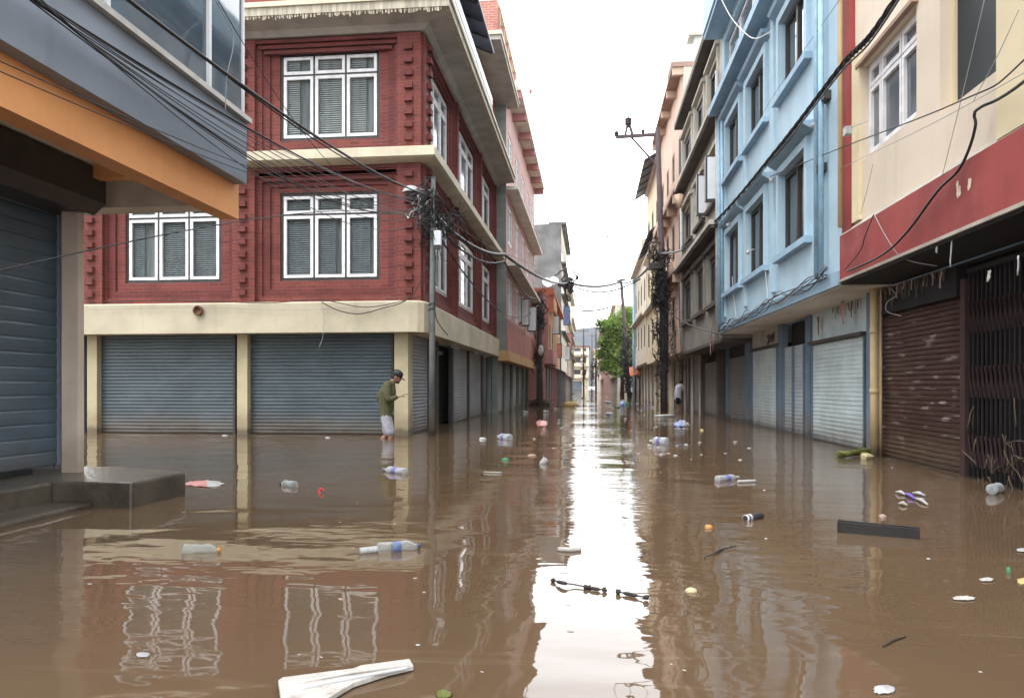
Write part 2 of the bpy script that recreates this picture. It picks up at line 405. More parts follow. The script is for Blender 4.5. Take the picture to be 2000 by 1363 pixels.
def leafmat():
    n = NT('leaf'); v = n.noise(.9, 4, .6)
    n.lk(n.ramp(v, [(.3, (.07, .12, .03)), (.5, (.17, .25, .06)), (.7, (.33, .42, .14))]), n.b.inputs['Base Color'])
    n.b.inputs['Roughness'].default_value = .55; n.b.inputs['Specular IOR Level'].default_value = .3
    t = n.new('ShaderNodeBsdfTranslucent'); t.inputs[0].default_value = (.12, .25, .03, 1); mx = n.new('ShaderNodeMixShader'); mx.inputs[0].default_value = .3
    n.lk(n.b.outputs[0], mx.inputs[1]); n.lk(t.outputs[0], mx.inputs[2]); n.lk(mx.outputs[0], n.out.inputs[0])
    return n.m
M['leaf'] = leafmat()
def petmat(name, tint, alpha):
    n = NT(name); n.b.inputs['Base Color'].default_value = (*tint, 1); n.b.inputs['Roughness'].default_value = .12; n.b.inputs['Specular IOR Level'].default_value = 1.0
    n.bump(n.noise(55, 2), .5, .01)
    lw = n.new('ShaderNodeLayerWeight'); lw.inputs[0].default_value = .35
    tr = n.new('ShaderNodeBsdfTransparent'); tr.inputs[0].default_value = (.92, .95, .97, 1)
    mx = n.new('ShaderNodeMixShader'); n.lk(n.math('ADD', n.math('MULTIPLY', lw.outputs['Facing'], .75), alpha, clamp=True), mx.inputs[0])
    n.lk(tr.outputs[0], mx.inputs[1]); n.lk(n.b.outputs[0], mx.inputs[2]); n.lk(mx.outputs[0], n.out.inputs[0])
    return n.m
M['pet'] = petmat('clear_bottle_plastic', (.60, .65, .66), .12)
M['pet_milky'] = petmat('milky_bottle_plastic', (.52, .55, .58), .38)
def watermat():
    n = NT('muddy_floodwater'); x = n.sep()
    big = n.noise((.22, .12, 1), 4, .55)
    c = n.mix((.100, .065, .038), (.138, .092, .055), n.rng(big, .3, .7))
    scum = n.noise((1.6, 1.1, 1), 8, .72)
    c = n.mix(c, (.19, .14, .095), n.math('MULTIPLY', n.rng(scum, .62, .8), .25))
    fl = n.noise((22, 15, 1), 5, .75)
    c = n.mix(c, (.30, .25, .19), n.math('MULTIPLY', n.rng(fl, .70, .76), .55))
    st = n.noise((.35, 2.6, 1), 5, .65, dist=1.5)
    c = n.mix(c, (.20, .15, .10), n.math('MULTIPLY', n.rng(st, .56, .70), .35))
    n.lk(c, n.b.inputs['Base Color']); n.b.inputs['Roughness'].default_value = .02; n.b.inputs['IOR'].default_value = 1.333
    # slow swell close by, wind ripples up the street; heights in metres
    swell = n.noise((.85, 1.5, 1), 1, .4, dist=.4)
    mid = n.noise((2.6, 5.5, 1), 2, .5, dist=.3)
    rip = n.noise((6, 17, 1), 3, .55, dist=.4)
    patch = n.rng(n.noise((.35, .22, 1), 2, .5), .42, .62)
    xx = n.rng(x[0], -2.8, -.3)                      # calmer by the corner shop on the left, ruffled in the open street
    yy = n.rng(x[1], 3.2, 8.0)
    a_rip = n.math('MULTIPLY', n.math('MULTIPLY', yy, n.math('ADD', n.math('MULTIPLY', xx, .85), .15)), n.math('ADD', n.math('MULTIPLY', patch, .8), .2))
    h = n.math('MULTIPLY', swell, .0135)
    h = n.math('ADD', h, n.math('MULTIPLY', n.math('MULTIPLY', mid, .0050), n.math('ADD', n.math('MULTIPLY', patch, .75), .25)))
    h = n.math('ADD', h, n.math('MULTIPLY', n.math('MULTIPLY', rip, .0042), a_rip))
    chop = n.noise((.42, 1.7, 1), 2, .5, dist=.6)
    a_ch = n.math('MULTIPLY', n.rng(x[1], 5.0, 11.0), n.math('ADD', n.math('MULTIPLY', xx, .8), .12))
    h = n.math('ADD', h, n.math('MULTIPLY', n.math('MULTIPLY', chop, .0105), a_ch))
    # rings spreading from the wading man
    vm = n.new('ShaderNodeVectorMath'); vm.operation = 'DISTANCE'; n.lk(n.pos(), vm.inputs[0]); q_ = dep(757, 856, 14.45); vm.inputs[1].default_value = (q_.x, q_.y, 0)
    ds = vm.outputs['Value']; h = n.math('ADD', h, n.math('MULTIPLY', n.math('SINE', n.math('MULTIPLY', ds, 16.0)), n.rng(ds, .1, 1.7, .0028, 0)))
    b = n.new('ShaderNodeBump'); b.inputs['Strength'].default_value = 1; b.inputs['Distance'].default_value = 1.0
    n.lk(h, b.inputs['Height']); n.lk(b.outputs[0], n.b.inputs['Normal'])
    return n.m
M['water'] = watermat()
M['mould'] = mat('mould_streaked_concrete', (.50, .50, .48), .9, .2, 1.2, .7, grime=(.05, .05, .05), grime_amt=.9, coarse=.9)
M['mud'] = mat('mud_bed', MUD, .9)
M['hill'] = mat('hazed_forest', (.045, .055, .068), .95, .4, .02, 0)  # bluish haze of distance put into the forest colour

# ------------------------------------------------------------------ facade pieces
def window(par, F, a0, a1, z0, z1, d, cols=3, transom=.0, fm='white', gm='glass', bw=.05, sw=.06, outer='dkframe', blind=False, widths=None, name='window', bm='blind'):
    f = MB(); t = .05
    f.fbox(F, a0, a0 + bw, d - t, d, z0, z1, M[outer]); f.fbox(F, a1 - bw, a1, d - t, d, z0, z1, M[outer])
    f.fbox(F, a0 + bw, a1 - bw, d - t, d, z0, z0 + bw, M[outer]); f.fbox(F, a0 + bw, a1 - bw, d - t, d, z1 - bw, z1, M[outer])
    ia0, ia1, iz0, iz1 = a0 + bw, a1 - bw, z0 + bw, z1 - bw
    ws = widths or [1 / cols] * cols; edges = [ia0]
    for w in ws: edges.append(edges[-1] + (ia1 - ia0) * w)
    zs = [(iz0, iz1)] if not transom else [(iz0, iz1 - transom * (iz1 - iz0)), (iz1 - transom * (iz1 - iz0), iz1)]
    g = .012 if outer == fm else .022
    for k in range(len(ws)):
        for (za, zb) in zs:
            e0, e1 = edges[k] + g, edges[k + 1] - g; ya, yb = za + g, zb - g; dd = d + .012
            if sw:
                f.fbox(F, e0, e0 + sw, d - .04, dd, ya, yb, M[fm]); f.fbox(F, e1 - sw, e1, d - .04, dd, ya, yb, M[fm])
                f.fbox(F, e0 + sw, e1 - sw, d - .04, dd, ya, ya + sw, M[fm]); f.fbox(F, e0 + sw, e1 - sw, d - .04, dd, yb - sw, yb, M[fm])
        if k and outer != fm and sw: f.fbox(F, edges[k] - g, edges[k] + g, d - .045, d - .003, iz0, iz1, M[outer])
    if transom: f.fbox(F, ia0, ia1, d - .044, d - .004, zs[0][1] - g, zs[0][1] + g, M[outer])
    o = f.build(name, par)
    p = MB(); p.fquad(F, a0 + bw * .5, a1 - bw * .5, z0 + bw * .5, z1 - bw * .5, d - .028, M[gm]); p.build('pane', o)
    if blind:
        b = MB(); n = int((z1 - z0 - .1) / .045); qr = random.Random(int(a0 * 99 + z0 * 7)); open_ = [qr.random() * .45 if qr.random() < .55 else 0 for _ in ws]
        for i in range(n):
            z = z0 + .06 + i * .045
            for k in range(len(ws)):
                q0, q1 = edges[k] + .06, edges[k + 1] - .06 - (edges[k + 1] - edges[k]) * open_[k]
                b.hexa([fp(F, q0, d - .09, z + .034), fp(F, q1, d - .09, z + .034), fp(F, q1, d - .06, z), fp(F, q0, d - .06, z),
                        fp(F, q0, d - .09, z + .037), fp(F, q1, d - .09, z + .037), fp(F, q1, d - .06, z + .003), fp(F, q0, d - .06, z + .003)], M[bm])
        b.build('blind', o)
        c = MB(); c.fquad(F, a0 + .01, a1 - .01, z0 + .01, z1 - .01, d - .13, M['curtain']); c.build('curtain', o)
    return o
def shutter(par, F, a0, a1, z0, z1, d, m, pitch=.075, rail='dkframe', amp=.018, name='shutter', label=None, bottom_bar=True):
    ns = max(2, min(12, int((a1 - a0) / .22))); As = [a0 + (a1 - a0) * k / ns for k in range(ns + 1)]
    def dent(a, z):
        e = min(1, (a - a0) * 4, (a1 - a) * 4, (z1 - z) * 3)
        return max(0, e) * (.016 * mnoise.noise(Vector((a * 1.3, z * 1.1, a0 * 3))) + .008 * mnoise.noise(Vector((a * 3.5, z * 4, a0))))
    def sagz(a, i): return .006 * mnoise.noise(Vector((a * .9, i * .37, a1 * 2)))
    s = MB(); rows = []; z = z0; prof = [(0, 0), (.12, .7), (.5, 1), (.88, .7)]
    n = max(2, int((z1 - z0) / pitch)); pt = (z1 - z0) / n
    for i in range(n):
        for q, h in prof: rows.append([fp(F, a, d + h * amp + dent(a, z0 + (i + q) * pt), z0 + (i + q) * pt + sagz(a, i)) for a in As])
    rows.append([fp(F, a, d, z1) for a in As])
    s.grid(rows, M[m], False)
    o = s.build(name, par, label)
    r = MB(); w = .05
    r.fbox(F, a0 - w, a0 - .002, d - .04, d + .04, z0, z1, M[rail]); r.fbox(F, a1 + .002, a1 + w, d - .04, d + .04, z0, z1, M[rail])
    build_each(r, 'guide_rail', o)
    return o
def cornice_box(par, F, a0, a1, z0, z1, d1, m, name='ledge', d0=0.0):
    s = MB(); s.fbox(F, a0, a1, d0, d1, z0, z1, M[m]); return s.build(name, par)
def spline(pts, n=8):
    pts = [Vector(p) for p in pts]; out = []
    for i in range(len(pts) - 1):
        p0 = pts[max(i - 1, 0)]; p1 = pts[i]; p2 = pts[i + 1]; p3 = pts[min(i + 2, len(pts) - 1)]
        for k in range(n):
            t = k / n; out.append(.5 * ((2 * p1) + (p2 - p0) * t + (2 * p0 - 5 * p1 + 4 * p2 - p3) * t * t + (3 * p1 - p0 - 3 * p2 + p3) * t ** 3))
    out.append(pts[-1]); return out
def sagline(p0, p1, sag, n=20):
    p0 = Vector(p0); p1 = Vector(p1)
    return [p0.lerp(p1, i / n) - Vector((0, 0, sag * 4 * (i / n) * (1 - i / n))) for i in range(n + 1)]
def cable(pts, r, label, m='wire', cat='cable', group=None, name='overhead_cable', n=5):
    b = MB(); b.tube(pts, r, M[m], n); return b.build(name, None, label, cat, group)
# ================================================================== setting
w = MB(); w.face([(-300, -60, 0), (300, -60, 0), (300, 700, 0), (-300, 700, 0)], M['water']); w.build('water', kind='structure', origin=Vector((0, 0, 0)))
w = MB(); w.face([(-300, -60, -.6), (300, -60, -.6), (300, 700, -.6), (-300, 700, -.6)], M['mud']); w.build('road', kind='structure', origin=Vector((0, 0, -.6)))
# far wooded hills
h = MB(); rows = []
for j in range(9):
    row = []
    for i in range(61):
        x = -260 + i * 8.5; y = 520 + j * 16
        e = max(0, 1 - abs(j - 5) / 5.2)
        hh = (51 + 12 * mnoise.noise(Vector((x * .011, 3.1, 0))) + 7 * mnoise.noise(Vector((x * .04, y * .05, 5)))) * e
        row.append((x, y, -1 + hh))
    rows.append(row)
h.grid(rows, M['hill']); h.build('hills', kind='structure', origin=Vector((0, 560, -1)))

# ================================================================== red brick corner building
RB = empty('brick_building', (-3.45, 15, 0), 'red brick corner building with white windows, cream bands and grey-green shutters', 'building')
FF, FS = FFront(15.0), FLeft(-3.45)
XL = -10.95
fx = lambda u: Xu(u, 15.0)
sy = lambda u: Yu(u, -3.45)
fw_ = [(fx(541), fx(737)), (fx(236), fx(425))]
sg = lambda u: Yu(u, -3.60)
sw_ = [(sy(843), sg(872)), (sy(896), sg(923)), (sy(941), sg(955))]
rowsz = [(3.24, 5.10), (6.20, 8.05)]
wall = MB()
def rings(F, a0, a1, z0, z1, wm=.52, wz=.5, flush=0):
    """stepped brick surround inside a recessed panel"""
    trim = MB(); H = (a0 - wm, a1 + wm, z0 - wz, z1 + wz * .62)
    for k, (s, dd) in enumerate(((0, -.06), (.16, -.11), (.32, -.16))):
        A0, A1, Z0, Z1 = H[0] + s, H[1] - s, H[2] + s, H[3] - s * .6
        s2 = s + .16 if k < 2 else wm
        B0, B1, B2, B3 = (H[0] + s2, H[1] - s2, H[2] + s2, H[3] - s2 * .6) if k < 2 else (a0, a1, z0, z1)
        trim.fwall(F, A0, A1, Z0, Z1, [(B0, B1, B2, B3)], .05 if k < 2 else .09, M['brick'] if k != 1 else M['brick_dark'], dd)
    trim.build('window_surround', RB); return H
holesF, holesS = [], []
for (z0, z1) in rowsz:
    for (a0, a1) in fw_: holesF.append(rings(FF, a0, a1, z0, z1))
    for i, (a0, a1) in enumerate(sw_): holesS.append(rings(FS, a0, a1, z0, z1, .34, .42))
for k in range(len(holesS)):   # keep side panels apart
    pass
wall.fwall(FF, XL, -3.45, 2.6, 8.5, holesF, .06, M['brick'])
wall.fwall(FS, 15.0, 27.0, 2.6, 11.35, holesS + [(sy(905) - 4, 26.6, 9.35, 10.6)], .06, M['brick'])
wall.fwall(FF, XL, -3.45, 8.5, 11.35, [], .06, M['brick'])
for (p, q) in (((XL, 15), (XL, 27)), ((XL, 27), (-3.45, 27))): wall.face([(*p, 2.2), (*q, 2.2), (*q, 11.35), (*p, 11.35)], M['brick'])
wall.face([(XL, 15, 11.35), (-3.45, 15, 11.35), (-3.45, 27, 11.35), (XL, 27, 11.35)], M['conc'])
# corner piers with studs of projecting bricks, vertical ribs between side windows
for zz0, zz1 in ((2.72, 5.6), (5.85, 8.28)):
    for u in (800, 477, 181):
        xc = fx(u); wall.fbox(FF, xc - .25, xc + (.25 if u != 800 else .245), .001, .05, zz0, zz1, M['brick'])
        z = zz0 + .2
        while z < zz1 - .15:
            wall.fbox(FF, xc - .085, xc + .085, .05, .14, z, z + .115, M['brick_dark']); z += .265
    yc = 15.36; wall.fbox(FS, 15.08, 15.62, .001, .05, zz0, zz1, M['brick'])
    z = zz0 + .33
    while z < zz1 - .15:
        wall.fbox(FS, yc - .085, yc + .085, .05, .14, z, z + .115, M['brick_dark']); z += .265
    for (a0, a1) in sw_:
        for e in (a0 - .42, a1 + .42):
            wall.fbox(FS, e - .05, e + .05, .001, .07, zz0, zz1, M['brick_dark'])
    # stepped corbels over the panels
    for k in range(3):
        for (a0, a1) in fw_: wall.fbox(FF, a0 - .5 + .1 * k, a1 + .5 - .1 * k, -.03 * k - .04, .03 - .03 * k, zz1 - .08 - .1 * k, zz1 - .01 - .1 * k, M['brick_dark'])
wall.build('wall', RB)
for (z0, z1) in rowsz:
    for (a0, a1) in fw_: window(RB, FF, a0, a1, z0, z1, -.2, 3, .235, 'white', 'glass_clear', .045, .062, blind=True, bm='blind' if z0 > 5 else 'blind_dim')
    for i, (a0, a1) in enumerate(sw_): window(RB, FS, a0, a1, z0, z1, -.15, 3 if i < 2 else 2, .22, 'white', 'glass_lt', .04, .06, outer='white')
window(RB, FS, sy(905) - 4, 26.6, 9.35, 10.6, -.05, 9, .3, 'white', 'glass_lt', .05, .07, outer='white')
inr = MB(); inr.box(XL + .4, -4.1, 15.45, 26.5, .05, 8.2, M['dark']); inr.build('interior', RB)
path = [(XL, 15), (-3.45, 15), (-3.45, 27.0)]
s = MB(); s.sweep(path, [(.01, 5.60), (.26, 5.63), (.34, 5.66), (.34, 5.84), (.30, 5.86), (.01, 5.86)], M['cream_trim']); s.build('ledge', RB)
s = MB(); s.sweep(path, [(.01, 8.30), (.08, 8.30), (.18, 8.40), (.66, 8.45), (.66, 8.47), (.01, 8.47)], M['eave_grey'])
s.sweep(path, [(.60, 8.44), (.70, 8.44), (.70, 8.60), (.60, 8.60)], M['eave_fringe'])
s.sweep(path, [(.01, 8.602), (.74, 8.602), (.74, 8.70), (.70, 8.72), (.01, 8.72)], M['cream_trim']); # hanging lime drips under the front edge
d_ = s; q = random.Random(3); x = XL + .2
while x < -2.9:
    l = q.uniform(.02, .09); ww = q.uniform(.012, .04)
    d_.hexa([(x, 14.315, 8.43 - l), (x + ww, 14.315, 8.43 - l), (x + ww, 14.33, 8.43 - l), (x, 14.33, 8.43 - l), (x, 14.31, 8.45), (x + ww, 14.31, 8.45), (x + ww, 14.37, 8.45), (x, 14.37, 8.45)], M['eave_fringe']); x += ww + q.uniform(.0, .05)
s.build('eave', RB)
# railing of the top storey and its roof
s = MB()
s.box(-2.86, -2.80, 14.4, 21.2, 8.79, 9.00, M['white_sign']); s.box(-2.86, -2.80, 14.4, 21.2, 9.06, 9.30, M['white_sign']); s.box(-2.87, -2.83, 14.42, 21.18, 8.72, 9.26, M['dkframe'])
s.build('railing', RB)
s = MB(); s.hexa([(-3.44, 13.2, 10.70), (-2.72, 13.2, 10.40), (-2.72, 20.8, 10.40), (-3.44, 20.8, 10.70), (-3.44, 13.2, 10.73), (-2.72, 13.2, 10.43), (-2.72, 20.8, 10.43), (-3.44, 20.8, 10.73)], M['tin'])
for i in range(9): s.bar((-3.42, 13.5 + i * .9, 10.66), (-2.74, 13.5 + i * .9, 10.36), .05, .04, M['black'])
s.bar((-2.71, 13.2, 10.42), (-2.71, 20.8, 10.42), .02, .06, M['wire_grey'])
s.build('awning', RB)
s = MB(); s.box(-3.9, -2.66, 22.0, 27.6, 11.36, 11.50, M['eave_grey']); s.box(-3.9, -2.62, 21.95, 27.6, 11.502, 11.62, M['cream_trim']); s.build('roof_slab', RB)
s = MB(); s.box(-4.3, -2.75, 22.0, 22.2, 11.62, 12.55, M['brick_orange'])
for i in range(5): s.box(-2.9, -2.72, 22.2 + i * 1.15, 22.5 + i * 1.15, 11.62, 12.4, M['brick_orange'])
s.box(-2.92, -2.7, 22.2, 27.5, 12.4, 12.5, M['cream_trim']); s.build('parapet', RB)
# ground floor: cream band, pillars, shutters
s = MB()
pb = [(XL - .05, 14.58), (-3.62, 14.58), (-3.45, 14.62), (-3.34, 14.72), (-3.30, 14.90), (-3.30, 26.9)]
s.sweep(pb, [(0, 2.10), (.0, 2.70), (-.03, 2.73), (-.44, 2.73), (-.44, 2.10)], M['cream_beam']); s.build('fascia_band', RB)
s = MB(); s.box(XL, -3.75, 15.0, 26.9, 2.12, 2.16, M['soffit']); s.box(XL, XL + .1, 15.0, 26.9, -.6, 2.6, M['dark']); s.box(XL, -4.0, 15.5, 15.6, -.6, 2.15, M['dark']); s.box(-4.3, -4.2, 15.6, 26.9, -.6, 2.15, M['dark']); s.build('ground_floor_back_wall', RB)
for (u0, u1) in ((170, 189), (463, 483), (770, 797)):
    s = MB(); s.box(Xu(u0, 14.95), Xu(u1, 14.95), 14.95, 15.35, -.6, 2.10, M['pillar_cream']); s.build('pillar', RB)
FG, FH = FFront(15.12), FLeft(-3.78)
shutter(RB, FG, Xu(191, 15.12) + .04, Xu(461, 15.12) - .05, -.3, 2.11, 0, 'shut_green')
shutter(RB, FG, Xu(484, 15.12) + .04, Xu(768, 15.12) - .04, -.3, 2.11, 0, 'shut_green')
gy = lambda u: Yu(u, -3.78)
shutter(RB, FH, 15.42, gy(834), -.3, 2.11, 0, 'shut_steel')
for (u0, u1) in ((884, 911), (915, 938), (942, 957)):
    shutter(RB, FH, gy(u0), min(26.8, gy(u1)), -.3, 2.11, 0, 'shut_steel')
s = MB()
for u in (850, 881, 913, 940): s.fbox(FH, gy(u) - .1, gy(u) + .1, -.05, .06, -.6, 2.1, M['dkframe'])
build_each(s, 'post', RB)
s = MB(); s.fbox(FH, gy(853), gy(879), -.35, -.3, -.6, 2.1, M['black']); s.fbox(FH, gy(857), gy(858), -.3, -.2, -.6, 1.9, M['wire_grey']); s.fbox(FH, gy(857), gy(879), -.3, -.2, 1.86, 1.94, M['wire_grey']); s.build('doorway', RB)
for u in (862, 905, 928):   # tube lights and bracket under the band
    s = MB(); yy = gy(u) + .4; s.tube([(-3.5, yy - .5, 2.02), (-3.5, yy + .5, 2.02)], .03, M['paper'], 8); s.box(-3.53, -3.47, yy - .52, yy + .52, 2.05, 2.1, M['paper']); s.build('tube_light', RB)
s = MB(); c = onY(389, 607, 14.57)
rows = []
for k, (rr, oo) in enumerate(((.02, 0), (.09, 0), (.105, -.02), (.105, -.07), (.085, -.08), (.075, -.03), (.0, -.03))):
    rows.append([(c.x + rr * math.cos(t * math.pi / 8), c.y + oo, c.z + rr * math.sin(t * math.pi / 8)) for t in range(16)])
s.grid(rows, M['wood'], True, True); s.build('round_horn', RB)

# ================================================================== grey building on the left edge
GB = empty('shop_building', (-5, 6.3, 0), 'grey panelled shop building with orange beam and blue-grey roller shutter', 'building')
FO = FLeft(-3.30)
gend = Yu(482, -3.30)
s = MB()
zb, zl = zX(482, 360, -3.30), zX(485, 245, -3.30)
s.fbox(FO, -.6, gend, -.12, 0, zb, zl, M['steel_blue']); s.fbox(FO, -.6, gend + .01, -.14, .05, zl + .002, zl + .05, M['pipe_grey'])
s.fbox(FO, -.6, gend, -8.5, -.122, zb + .1, 9.0, M['steel_blue'])
s.build('fascia_panel', GB)
oe = Yu(466, -3.42); zo0, zo1 = zX(465, 428, -3.42), zb + .1
s = MB(); s.box(-3.60, -3.42, -.6, oe, zo0, zo1, M['orange']); s.build('orange_beam', GB)
s = MB(); s.box(-8, -3.6, -.6, oe - .01, 3.02, 3.06, M['soffit'])
s.box(-6, -3.61, oe - .26, oe - .015, zo0 + .08, 3.018, M['soffit']); s.box(-6, -3.61, oe - .62, oe - .50, 2.9, 3.018, M['orange']); s.box(-6, -4.75, oe - .285, oe - .262, zo0 + .08, 2.86, M['orange'])
s.build('soffit', GB)
FW2 = FLeft(-5.0)
s = MB(); s.box(-9, -5.12, 6.62, 6.75, -.6, 3.02, M['dkframe']); s.box(-5.3, -5.12, -.6, 2.2, -.6, 3.0, M['steel_blue']); s.build('wall', GB)  # end wall darkened in colour so no lit gap shows below the shutter
s = MB(); px0, px1 = Xu(119, 6.36), Xu(153, 6.36); s.box(px0, px1, 6.36, Yu(165, px1), .16, 3.0, M['pillar_beige']); s.build('pillar', GB, bevel=.01)
s = MB(); s.box(-5.1, Xu(150, 6.61), 6.61, 6.618, .16, 3.0, M['dkframe']); s.build('jamb', GB)
shutter(GB, FW2, 2.2, Yu(117, -5.05) - .05, .26, 2.75, -.05, 'shut_blue', .13, 'steel_blue', .012)
s = MB(); s.fbox(FW2, 2.15, 6.2, -.08, .0, .2, .26, M['black']); s.fbox(FW2, 5.55, 5.68, .0, .03, .36, .42, M['black']); s.build('lock', GB)
s = MB(); y1 = 6.5
s.grid([[(-5.0, y, 2.62), (-4.62, y, 2.60), (-4.5, y, 2.70), (-4.5, y, 3.0), (-5.0, y, 3.0)] for y in (-.6, y1)], M['dkframe'], False, True, True); s.build('shutter_hood', GB)
FGl = FLeft(-3.40)
s = MB()
edges = [-.6, .8, Yu(110, -3.4), Yu(205, -3.4), Yu(405, -3.4), Yu(474, -3.4)]
for e in edges[2:-1]: s.fbox(FGl, e - .02, e + .02, -.04, .03, zl + .05, 9, M['white_sign'])
s.fbox(FGl, edges[-1] - .03, edges[-1], -8, .02, zl + .05, 9, M['white_sign'])
for z in (5.3, 7.1): s.fbox(FGl, -.6, edges[-1], -.04, .025, z, z + .05, M['white_sign'])
o = s.build('glass_facade', GB)
p = MB(); p.fquad(FGl, -.6, edges[-1], zl + .05, 9, 0, M['glass_tint']); p.build('pane', o)
s = MB(); l = onZ(338, 392, 3.0); s.tube([(l.x, l.y, 3.02), (l.x, l.y, 2.97)], .05, M['dkframe'], 12); s.ell((l.x, l.y, 2.965), .045, .045, .03, M['paper']); s.build('ceiling_lamp', GB)
# plinth, landing block, lower step
def slab(poly, z0, z1, m, label, name='concrete_step'):
    s = MB(); s.prism(poly, z0, z1, M[m]); return s.build(name, None, label, 'step', bevel=.02)
slab([(-5.3, 2.0), (-4.52, 2.0), (-4.46, 5.755), (-5.3, 5.755)], -.6, .205, 'conc_step', 'mossy concrete plinth running under the blue-grey roller shutter')
slab([(-5.3, 5.76), (-3.76, 5.76), (-3.72, 6.52), (-4.6, 6.9), (-5.3, 6.9)], -.6, .21, 'conc_step', 'wet concrete landing block in front of the beige pillar')
slab([(-4.5, 2.5), (-4.06, 2.5), (-4.10, 5.75), (-4.45, 5.75)], -.6, .045, 'conc_step', 'low wet step barely above the water before the plinth')
slab([(-4.68, 6.91), (-4.2, 6.91), (-4.15, 7.15), (-4.68, 7.2)], -.6, .10, 'conc_step', 'small broken slab edge beyond the landing block')

# ================================================================== buildings further up the left side
def generic(name, label, side, X, Y0, Y1, H, wallm, floors, shuts, cols=3, winm='dkframe', glassm='glass', slabm='cream_trim', ov=.35, eave=.6, win=(1.0, 1.25), depth=9, gmat='shut_steel', recess=.5, cat='building', eavem=None, brackets=None, endm=None, gtop=2.3, transom=0, sillm=None):
    """terrace house: recessed shuttered ground floor, upper storeys with windows, floor slabs, eave"""
    F = FRight(X) if side > 0 else FLeft(X)
    b = empty(name, fp(F, Y0, 0, 0), label, cat)
    holes = []
    L = Y1 - Y0
    for (z0, z1) in floors:
        for k in range(cols):
            c = Y0 + L * (k + .5) / cols; holes.append((c - win[0] / 2, c + win[0] / 2, z0, min(z1, z0 + win[1])))
    s = MB(); s.fwall(F, Y0, Y1, gtop, H, holes, .07, M[wallm]); s.fshell(F, Y0, Y1, gtop, H, depth, M[endm or wallm], bottom=True)
    s.fshell(F, Y0, Y1, -.6, gtop - .01, depth - recess - .1, M[endm or wallm], d=-recess - .1); s.fquad(F, Y0, Y1, -.6, gtop - .01, -recess - .1, M[endm or wallm]); s.build('wall', b)
    for h in holes: window(b, F, h[0], h[1], h[2], h[3], -.03, 2, transom, winm, glassm, .05, .05 if winm == 'white' else .03, outer=winm)
    if sillm:
        s = MB()
        for h in holes: s.fbox(F, h[0] - .1, h[1] + .1, .001, .12, h[2] - .1, h[2] - .01, M[sillm]); s.fbox(F, h[0] - .1, h[1] + .1, .001, .22, h[3] + .03, h[3] + .11, M[sillm])
        build_each(s, 'sill', b)
    s = MB()
    for (z0, z1) in floors[1:]: s.fbox(F, Y0 + .01, Y1 - .01, -.05, ov, z0 - .95, z0 - .83, M[slabm])
    build_each(s, 'floor_slab', b)
    s = MB(); s.fbox(F, Y0 - .02, Y1 + .02, -1, eave, H - .02, H + .14, M[eavem or slabm])
    if brackets:
        k = int(L / 2.2)
        for i in range(k + 1): s.fbox(F, Y0 + .05 + i * (L - .3) / k, Y0 + .25 + i * (L - .3) / k, .001, eave - .02, H - .3, H - .021, M[brackets])
    s.build('eave', b)
    w_ = L / shuts
    for k in range(shuts):
        shutter(b, F, Y0 + k * w_ + .14, Y0 + (k + 1) * w_ - .14, -.3, gtop - .15, -recess, gmat if isinstance(gmat, str) else gmat[k % len(gmat)])
    s = MB()
    for k in range(shuts + 1): s.fbox(F, max(Y0, Y0 + k * w_ - .09), min(Y1, Y0 + k * w_ + .09), -recess - .08, -recess + .12, -.6, gtop - .012, M[endm or wallm])
    build_each(s, 'pillar', b)
    return b, F
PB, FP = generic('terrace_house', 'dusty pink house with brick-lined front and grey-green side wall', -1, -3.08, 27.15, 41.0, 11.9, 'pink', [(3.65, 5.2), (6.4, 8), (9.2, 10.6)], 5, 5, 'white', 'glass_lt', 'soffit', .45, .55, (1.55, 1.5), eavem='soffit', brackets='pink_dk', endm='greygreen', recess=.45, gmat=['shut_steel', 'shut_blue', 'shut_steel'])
s = MB(); s.fbox(FP, 27.2, 41, .005, .035, 2.35, 3.5, M['brick_pink']); s.build('brick_cladding', PB)
s = MB(); s.fbox(FP, 27.1, 40.9, -.3, .10, 1.95, 2.33, M['tan']); s.build('shop_fascia', PB)
# light-box signs on the pink house
for i, (u0, u1, v0, v1, Y, lab) in enumerate(((1004, 1019, 575, 632, 32.2, 'white hanging light-box sign nearest the red brick building'), (1017, 1034, 583, 637, 33.6, 'middle white light-box sign on the pink house'), (1030, 1048, 598, 648, 35.2, 'lowest white light-box sign nearest the dark cable-wrapped pole'))):
    p0, p1 = onY(u0, v1, Y), onY(u1, v0, Y)
    e = empty('hanging_sign', (p0.x, Y, p0.z), lab, 'sign', 'light-box signs on the pink house')
    s = MB(); s.box(p0.x, p1.x, Y, Y + .16, p0.z, p1.z, M['dkframe']); s.box(-3.06, p0.x, Y + .05, Y + .1, (p0.z + p1.z) / 2, (p0.z + p1.z) / 2 + .05, M['dkframe']); s.build('frame', e)
    s = MB(); s.box(p0.x + .05, p1.x - .04, Y - .01, Y - .002, p0.z + .06, p1.z - .05, M['white_sign']); s.build('sign_face', e)
